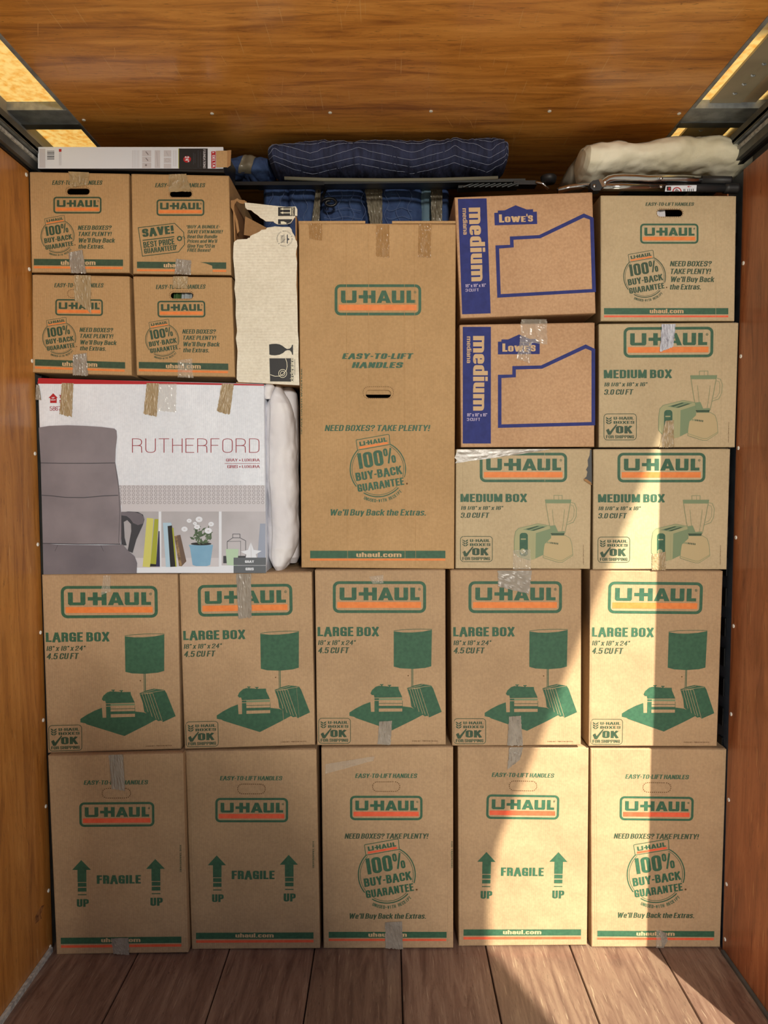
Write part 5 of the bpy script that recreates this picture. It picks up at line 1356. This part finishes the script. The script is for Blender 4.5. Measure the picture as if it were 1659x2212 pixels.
tape(o2, zt(Zm, [(612, 40), (832, 40), (838, 255), (600, 235)]), D0-.006, TAPE_C, 17, nu=14, amp=.004)
tape(o2, zt(Zm, [(600, 235), (705, 235), (690, 415), (575, 380)]), D0-.006, TAPE_C, 18, amp=.004)
tape(s1, zt(Zs, [(440, 270), (572, 275), (566, 355), (452, 372)]), YS_[0], TAPE_B, 19)
tape(s1, zt(Zs, [(440, 790), (530, 770), (555, 922), (456, 918)]), YS_[0], TAPE_G, 20)
tape(s2, zt(Zs, [(1082, 288), (1192, 285), (1225, 400), (1080, 400)]), YS_[1], TAPE_B, 21)
tape(s2, zt(Zs, [(1128, 828), (1225, 838), (1222, 930), (1118, 926)]), YS_[1], TAPE_G, 22)
tape(s3, zt(Zs, [(478, 932), (582, 934), (585, 1180), (478, 1085)]), YS_[2], TAPE_B, 23, nv=20)
tape(s3, zt(Zs, [(470, 1442), (556, 1430), (566, 1576), (466, 1572)]), YS_[2], TAPE_G, 24)
tape(s4, zt(Zs, [(1110, 940), (1205, 940), (1200, 1018), (1106, 1015)]), YS_[3], TAPE_B, 25)
tape(s4, zt(Zs, [(1138, 1478), (1230, 1465), (1238, 1588), (1140, 1586)]), YS_[3], TAPE_C, 26)
Zq = (480, 280, 2.9625)
tape(w1, zt(Zq, [(552, 600), (640, 602), (640, 712), (560, 700)]), YW, TAPE_K, 27)
tape(w1, zt(Zq, [(985, 610), (1070, 610), (1070, 820), (985, 815)]), YW, TAPE_K, 28)
tape(w1, zt(Zq, [(1258, 606), (1340, 606), (1335, 822), (1252, 815)]), YW, TAPE_K, 29)
tape(c1, zt(Zc, [(205, 76), (275, 78), (265, 278), (190, 262)]), YC, TAPE_B, 30)
tape(c1, zt(Zc, [(712, 76), (785, 78), (772, 276), (692, 262)]), YC, TAPE_B, 31)
tape(c1, zt(Zc, [(1160, 80), (1232, 82), (1208, 266), (1130, 245)]), YC, TAPE_B, 32)
tape(c1, zt(Zc, [(785, 80), (890, 80), (888, 250), (778, 240)]), YC, TAPE_C, 33)
tape(c1, zt(Zc, [(52, 85), (70, 90), (84, 178), (48, 175)]), YC, TAPE_G, 34)

# ================================================================== SOFT THINGS ON TOP
def loft(stations, Y, dep, axis='x', n=26, e=2.6, amp=0.006, fs=9.0, seed=0, sub=6, foldk=(1.0, 1.0, 1.0), fold=None):
    """stations: (pos, lo, hi) in photo coordinates: pos along the length, lo/hi the two sides; centre plane Y, half depth dep.
       returns a sampler f(t, ang) -> Vector"""
    def lerp(t):
        t = max(0, min(0.99999, t))*(len(stations)-1); i = int(t); f = t-i
        f2 = f
        a, b = stations[i], stations[i+1]
        return [a[k]+(b[k]-a[k])*f2 for k in range(3)]+[(a[3] if len(a) > 3 else 1)+((b[3] if len(b) > 3 else 1)-(a[3] if len(a) > 3 else 1))*f2]
    def f(t, ang):
        pos, lo, hi, ds = lerp(t)
        c_, s_ = math.cos(ang), math.sin(ang)
        c_ = math.copysign(abs(c_)**(2/e), c_); s_ = math.copysign(abs(s_)**(2/e), s_)
        mid, half = (lo+hi)/2, (hi-lo)/2
        if axis == 'x': p = P(pos, mid+half*s_, Y)
        else: p = P(mid+half*s_, pos, Y)
        q = Vector((p.x, Y+dep*ds*c_, p.z))
        nz = noise.noise(Vector((q.x*fs*foldk[0]+seed, q.y*fs*foldk[1], q.z*fs*foldk[2])))
        nz2 = noise.noise(Vector((q.x*fs*3*foldk[0]+seed*2, q.y*fs*3*foldk[1], q.z*fs*3*foldk[2])))
        ctr = P(pos, mid, Y) if axis == 'x' else P(mid, pos, Y)
        d = (q-Vector((ctr.x, Y, ctr.z)))
        if d.length > 1e-6: d.normalize()
        fd = 0.0
        if fold:
            ka = noise.noise(Vector((q.x*fold[1]+seed*3.3, q.y*4, q.z*fold[2])))
            kb = noise.noise(Vector((q.x*fold[1]*2.1+seed*1.3, q.y*8+5, q.z*fold[2]*1.7+q.x*6)))
            fd = fold[0]*(1-min(1, abs(ka)*4.5))+fold[0]*.5*(1-min(1, abs(kb)*5))
            fd *= fold[3]+(1-fold[3])*min(1, abs(t-.5)*2)**2
        return q+d*(nz*amp+nz2*amp*0.4-fd)
    return f
def loft_mesh(mb, f, m, nt=60, na=28, t0=0.0, t1=1.0):
    vs = [f(t0+(t1-t0)*i/nt, 2*math.pi*j/na) for i in range(nt+1) for j in range(na)]
    fs = [(i*na+j, i*na+(j+1) % na, (i+1)*na+(j+1) % na, (i+1)*na+j) for i in range(nt) for j in range(na)]
    c0 = sum((vs[j] for j in range(na)), Vector())/na; c1_ = sum((vs[nt*na+j] for j in range(na)), Vector())/na
    vs += [c0, c1_]
    fs += [(j, len(vs)-2, (j+1) % na) for j in range(na)]+[(nt*na+(j+1) % na, len(vs)-1, nt*na+j) for j in range(na)]
    mb.add(vs, fs, m)
def ribbon(mb, pts, m, w=0.00065, push=0.0010):
    """thread: a thin round line a hair off the cloth, towards the viewer side"""
    mb.tube([p+Vector((0, -push, 0)) for p in pts], w, m, 5, caps=False)

# rolled quilted blanket
YQ = D0+.20
st = [(583, 342, 352, .4), (588, 334, 368, .8), (600, 329, 380), (640, 326, 385), (700, 321, 387), (760, 320, 387), (830, 319, 387), (900, 318, 386), (960, 317, 385), (1000, 314, 384), (1050, 312, 382), (1080, 313, 378), (1089, 320, 370, .8), (1093, 335, 355, .4)]
f1 = loft(st, YQ, .11, amp=.009, fs=14, seed=2, foldk=(1.6, .5, .5), fold=(.003, 44, 5, 1))
q1 = thing('moving_blanket', 'folded navy quilted moving blanket with zigzag stitching, on the black frame at the top', 'blanket', f1(.5, math.pi/2), None)
mb = MB(); loft_mesh(mb, f1, BLANK, 420, 64); mb.build('cloth', q1, smooth=True)
mb = MB()
for base in (2.15, 2.55, 2.95, 3.35, 3.75, 4.15):
    pts = []
    for j in range(131):
        t = .02+.96*j/130; z = (t*4.1+.35) % 1; tri_ = abs(z-.5)*2
        pts.append(f1(t, base-0.34+0.62*tri_))
    ribbon(mb, pts, STITCH)
mb.build('stitching', q1)
mb = MB()
pts = [P(x, y, YQ-.10) for x, y in [(615, 385), (700, 388), (830, 389), (950, 388), (1075, 384)]]
mb.tube([Vector((p.x, YQ-.105, p.z-.002)) for p in pts], .006, HEM, 8); mb.build('hem', q1, smooth=True)
mb = MB(); pts = [f1(.86+.022*math.cos(a), 3.3+.35*math.sin(a)) for a in [j*.5 for j in range(13)]]; 

# small wrapped bundle left of it
YQ2 = D0+.28
st = [(500, 366, 380, .5), (506, 356, 392), (525, 352, 395), (550, 350, 397), (575, 354, 396), (588, 362, 392), (593, 372, 385, .5)]
f2 = loft(st, YQ2, .10, amp=.012, fs=16, seed=5, fold=(.008, 12, 12, 1))
q2 = thing('wrapped_bundle', 'small blue blanket bundle with brown tape, behind the top left cartons', 'bundle', f2(.5, math.pi/2))
mb = MB(); loft_mesh(mb, f2, BLANK2, 110, 60); mb.build('cloth', q2, smooth=True)
mb = MB(); vs = []; 
for i in range(9):
    for j in range(12):
        p = f2(.32+.18*i/8+.12*(j/11), 2.2+2.2*j/11); vs.append(p+Vector((0, -.004, 0)))
mb.add(vs, [(i*12+j, i*12+j+1, (i+1)*12+j+1, (i+1)*12+j) for i in range(8) for j in range(11)], TAPE_D); mb.build('tape', q2, smooth=True)

# wrapped furniture standing behind the wardrobe carton
YF = D0+.44
zfl = P(820, 1229, D0+.3).z if False else P(820, 1232, D0).z+.006
def fx(px): return P(px, 440, YF).x
f3z = P(780, 404, YF).z
fw = thing('wrapped_furniture', 'upright furniture wrapped in blue quilted blankets and bands of tape, behind the wardrobe carton', 'furniture', ((fx(577)+fx(985))/2, YF+.05, zfl))
def roll(px0, px1, ytop, seed, m, dy=0.0, dep=.13):
    """one swathed section: rounded top, going down to the floor"""
    x0, x1 = fx(px0), fx(px1); zt_ = P(700, ytop, YF).z
    nx, nz = 60, 60; vs = []; fs_ = []
    sec = [(-1, .9), (-.98, .5), (-.85, .15), (-.55, 0), (0, -.03), (.55, 0), (.85, .15), (.98, .5), (1, .9)]
    prof = []
    # profile in (depth, height) from the floor at front over the top to the back
    for kk in range(44): prof.append((-dep, (zt_-zfl)*(kk/44.0)*.97))
    for kk in range(17):
        a = math.pi*kk/16; prof.append((-dep*math.cos(a), (zt_-zfl)*(.97+.03*math.sin(a))))
    for kk in range(3): prof.append((dep, (zt_-zfl)*.97*(1-kk/2.0)))
    for i in range(nx+1):
        u = i/nx; ed = 1-abs(2*u-1)**6*.35
        for j, (dd, zz) in enumerate(prof):
            p = Vector((x0+(x1-x0)*u, YF+dy+dd*ed, zfl+zz*(1-.012*(1-ed))))
            if 14 < j < 62:
                nzv = -.010*(1-min(1, abs(noise.noise(Vector((p.x*15+seed*2, p.z*11+p.x*6, seed))))*4))+noise.noise(Vector((p.x*26+seed, p.z*14, seed)))*.008+noise.noise(Vector((p.x*60, p.z*50, seed*3)))*.003
                p += Vector((0, -nzv, nzv*.6))
            vs.append(p)
    n = len(prof)
    fs_ = [(i*n+j, (i+1)*n+j, (i+1)*n+j+1, i*n+j+1) for i in range(nx) for j in range(n-1)]
    mb = MB(); mb.add(vs, fs_, m)
    mb.add([vs[j] for j in range(n)], [tuple(range(n))], m); mb.add([vs[nx*n+j] for j in range(n)], [tuple(range(n))[::-1]], m)
    return mb
roll(577, 637, 403, 1, BLANK2).build('blanket', fw, smooth=True)
roll(628, 692, 402, 2, BLANK2, -.01).build('blanket', fw, smooth=True)
roll(692, 792, 402, 3, BLANK2, -.0).build('blanket', fw, smooth=True)
roll(786, 912, 401, 4, BLANK2, -.012).build('blanket', fw, smooth=True)
roll(900, 958, 404, 6, BLANK3, .0, .12).build('lining', fw, smooth=True)
roll(936, 966, 412, 5, BLANK2, .004, .12).build('blanket', fw, smooth=True)
# stitch threads
mb = MB()
for j in range(16):
    x = 585+j*25
    if 686 < x < 700 or 785 < x < 830 or x > 895: continue
    pts = []
    for s_ in range(12):
        y = 408+s_*7; p = P(x+5*math.sin(s_*.9+j), y, YF-.148); pts.append(p)
    mb.tube(pts, .0008, STITCH2, 4, caps=False)
for y in (452, 470):
    for xa, xb in ((700, 780), (835, 890)):
        pts = [P(xa+(xb-xa)*s_/8, y+3*math.sin(s_), YF-.150) for s_ in range(9)]; mb.tube(pts, .0008, STITCH2, 4, caps=False)
mb.build('stitching', fw, kind='stuff')
for i_, (xa, xb, xc, xd) in enumerate(((684, 694, 690, 672), (787, 826, 826, 800), (930, 955, 955, 932))):
    o_ = tape(fw, [(xa, 404+(6 if i_ == 2 else 0)), (xb, 404+(6 if i_ == 2 else 0)), (xc, 488), (xd, 488)], YF-.146, TAPE_D, 40+i_, nv=24, amp=.007, lift=.004)
    

# black metal bed frame lying across the top
YI = D0+.27
fr = thing('bed_frame', 'black steel bed frame rails with casters lying under the navy blanket', 'frame', P(830, 396, YI))
def bar(pts, Y, w, m, n_, par):
    mb = MB(); a, b = P(*pts[0], Y), P(*pts[1], Y)
    h_ = abs(P(0, 0, Y).z-P(0, w, Y).z)
    mb.hexa([Vector((a.x, Y, a.z-h_/2)), Vector((b.x, Y, b.z-h_/2)), Vector((b.x, Y, b.z+h_/2)), Vector((a.x, Y, a.z+h_/2)),
             Vector((a.x, Y+.04, a.z-h_/2)), Vector((b.x, Y+.04, b.z-h_/2)), Vector((b.x, Y+.04, b.z+h_/2)), Vector((a.x, Y+.04, a.z+h_/2))], m)
    return mb.build(n_, par)
FRM = mat('frame_dark_green_black', (30, 36, 38), .45)
bar([(505, 396), (1110, 395)], YI-.06, 8, IRON, 'rail', fr)
bar([(700, 394), (1135, 389)], YI-.11, 7, FRM, 'rail', fr)
bar([(990, 403), (1120, 399)], YI-.13, 6, FRM, 'cross_bar', fr)
bar([(1110, 394), (1160, 394)], YI-.12, 9, IRON, 'bracket', fr)
for cx, cy, r_ in ((1185, 387, 19), ):
    p = P(cx, cy, YI-.12); mb = MB()
    mb.tube([p+Vector((-.001, 0, -.012)), p+Vector((0, 0, .006)), p+Vector((0, 0, .010)), p+Vector((0, 0, .012))], [.024, .028, .025, .008], RUBBER, 20); mb.build('caster_wheel', fr, smooth=True)
    mb = MB(); mb.tube([p+Vector((-.045, 0, -.01)), p+Vector((-.02, 0, -.015)), p+Vector((0, 0, -.035))], .006, CHROME, 8); mb.build('caster_fork', fr, smooth=True)
mb = MB()
for j in range(9):
    a = P(1000+j*12, 404, YI-.14); b = P(1022+j*12, 396, YI-.14); mb.tube([a, b], .003, FRM, 6)
mb.build('spring_coil', fr)
# scrolled iron hook hanging in front of the blanket
sh = thing('iron_scroll', 'black wrought iron scroll end hooked over the wrapped furniture', 'hook', P(715, 400, YF-.2))
pts = [P(705, 398, YF-.19), P(703, 410, YF-.195), P(697, 425, YF-.2)]
pts += [P(713+17*math.cos(a)*(1-.035*j), 438+11*math.sin(a)*(1-.04*j), YF-.205) for j, a in enumerate([math.radians(190+j*28) for j in range(17)])]
mb = MB(); mb.tube(pts, .0052, IRON, 8); mb.build('scroll', sh, smooth=True)
mb = MB(); a = P(705, 396, YF-.19); mb.tube([a, a+Vector((0, .03, .003))], .006, IRON, 8); mb.build('rod', sh, smooth=True)

# cream cushion over folded walker
YK = D0+.10
st = [(1248, 345, 365, .45), (1251, 330, 378, .8), (1258, 322, 388), (1275, 319, 391), (1300, 319, 386), (1345, 320, 383), (1385, 318, 382), (1420, 313, 382), (1460, 307, 382), (1500, 306, 382), (1530, 309, 383), (1560, 321, 386), (1585, 332, 385), (1602, 342, 380, .8), (1612, 352, 370, .5), (1616, 358, 366, .3)]
f5 = loft(st, YK, .105, amp=.014, fs=10, seed=9, e=2.2, foldk=(1, 1, 1.3), fold=(.007, 7, 9, .45))
cu = thing('cushion', 'long cream fabric cushion with creased ends lying on the chrome walker', 'cushion', f5(.5, math.pi/2))
mb = MB(); loft_mesh(mb, f5, CUSH, 240, 84); mb.build('cover', cu, smooth=True)
mb = MB(); mb.tube([f5(.05+.7*j/60, math.radians(226+4*math.sin(j*.4)))+Vector((0, -.001, .0)) for j in range(61)], .0016, CUSH_G, 6); mb.build('seam', cu, smooth=True)
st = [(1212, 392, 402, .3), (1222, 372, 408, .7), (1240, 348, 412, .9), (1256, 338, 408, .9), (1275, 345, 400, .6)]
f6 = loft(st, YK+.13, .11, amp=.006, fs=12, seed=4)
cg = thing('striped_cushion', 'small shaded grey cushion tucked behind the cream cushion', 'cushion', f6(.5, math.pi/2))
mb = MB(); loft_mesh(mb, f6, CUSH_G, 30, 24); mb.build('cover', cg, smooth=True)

wk = thing('folded_walker', 'folded chrome walker with black grips lying on the top right carton', 'walker', P(1440, 417, YK))
def tubepx(pts, Y, r, m, n_, label=None):
    mb = MB(); mb.tube([P(x, y, Y) for x, y in pts], r, m, 14); return mb.build(n_, wk, smooth=True, label=label)
YT = D0+.012
tubepx([(1300, 402), (1306, 394), (1314, 388), (1325, 385), (1345, 384), (1372, 385), (1400, 387), (1430, 386), (1480, 387), (1516, 389)], YT, .0125, CHROME, 'tube')
tubepx([(1514, 389), (1575, 390), (1578, 390)], YT, .0135, RUBBER, 'grip')
tubepx([(1205, 412), (1230, 405), (1262, 401), (1290, 401)], YT+.05, .010, CHROME, 'tube')
tubepx([(1290, 404), (1340, 404), (1440, 405)], YT+.002, .0125, CHROME, 'tube')
tubepx([(1439, 405), (1500, 406), (1566, 407)], YT+.002, .0128, mat('dark_tube', (66, 68, 72), .3, .6), 'tube', 'dark grey lower tube')
tubepx([(1564, 407), (1572, 407), (1590, 407), (1594, 407)], YT+.002, .0165, RUBBER, 'foot_tip')
mb = MB(); v = [P(x, y, YT-.016) for x, y in [(1276, 394), (1281, 390), (1292, 388), (1297, 394), (1301, 404), (1297, 411), (1282, 412), (1276, 406)]]
mb.add(v+[p+Vector((0, .03, 0)) for p in v], [tuple(range(8))[::-1], tuple(range(8, 16))]+[(i, (i+1) % 8, 8+(i+1) % 8, 8+i) for i in range(8)], RUBBER); mb.build('hinge', wk)
mb = MB(); v = [P(x, y, YT-.018) for x, y in [(1293, 388), (1299, 386), (1308, 402), (1301, 404)]]
mb.add(v+[p+Vector((0, .012, 0)) for p in v], [(3, 2, 1, 0), (4, 5, 6, 7)]+[(i, (i+1) % 4, 4+(i+1) % 4, 4+i) for i in range(4)], CHROME); mb.build('clip', wk)
for x, y in ((1283, 403), (1427, 386), (1427, 404)):
    p = P(x, y, YT-.014); mb = MB(); mb.tube([p+Vector((0, 0, 0)), p+Vector((0, -.006, 0)), p+Vector((0, -.008, 0))], [.006, .006, .003], CHROME, 12); mb.build('rivet', wk, smooth=True)
# warning sticker on the lower tube
k = Ink(YT-.0125, (1180, 290, 3.606), off=0.0)
k.poly([(932, 400), (1172, 396), (1168, 444), (924, 446)], WHITE); k.rect(938, 408, 972, 440, BLACK, 1); k.ell(958, 425, 9, 12, RED, 2, 10)
k.ring([(1018+36*math.cos(a), 446-34*math.sin(a)) for a in [j*math.pi/10 for j in range(11)]], [(1018+27*math.cos(a), 446-26*math.sin(a)) for a in [j*math.pi/10 for j in range(11)]], RED, 1, False)
k.poly([(996, 446), (1012, 424), (1022, 430), (1040, 446)], G4, 1)
for x in (1068, 1078, 1098, 1112, 1128, 1142): k.rect(x, 420+(x % 5)*2, x+5, 444, BLACK, 1)
k.line([(1098, 408), (1112, 404), (1106, 412), (1130, 406)], 4, RED, 1)
k.put('warning_sticker', wk)

# white quilted pillow squeezed in beside the chair carton
YP = D0+.02
st = [(829, 598, 606, .4), (838, 588, 612, .6), (855, 582, 622, .8), (875, 576, 632, .95), (910, 574, 640), (960, 574, 644), (1020, 575, 645), (1080, 577, 646), (1140, 577, 647), (1180, 578, 642), (1200, 582, 636, .9), (1218, 590, 626, .8), (1230, 598, 616, .6), (1236, 604, 610, .4)]
f7 = loft(st, YP+.07, .085, 'y', amp=.008, fs=13, seed=13, e=2.2, foldk=(1, 1, .8), fold=(.005, 12, 5, .6))
pw = thing('quilted_pillow', 'white quilted pillow standing on end between chair carton and wardrobe carton', 'pillow', P(607, 1236, YP+.07))
mb = MB(); loft_mesh(mb, f7, PIL, 220, 72); mb.build('cover', pw, smooth=True)
mb = MB(); mb.tube([f7(.03+.94*j/70, math.radians(210+4*math.sin(j*.25)))+Vector((0, -.0015, 0)) for j in range(71)], .0013, GS, 6); mb.build('seam', pw, smooth=True)
st = [(828, 574, 590, .5), (836, 571, 594), (848, 570, 588), (862, 572, 584, .6)]
f8 = loft(st, YP, .02, 'y', amp=.004, fs=30, seed=3)
mb = MB(); loft_mesh(mb, f8, PIL, 20, 18); mb.build('corner_ear', pw, smooth=True)
mb = MB(); f9 = loft([(838, 612, 632, .5), (850, 606, 640, .8), (880, 610, 645), (1200, 620, 648), (1215, 625, 640, .4)], YP+.11, .05, 'y', amp=.005, fs=10, seed=21)
loft_mesh(mb, f9, PIL, 50, 20); mb.build('rear_panel', pw, smooth=True)
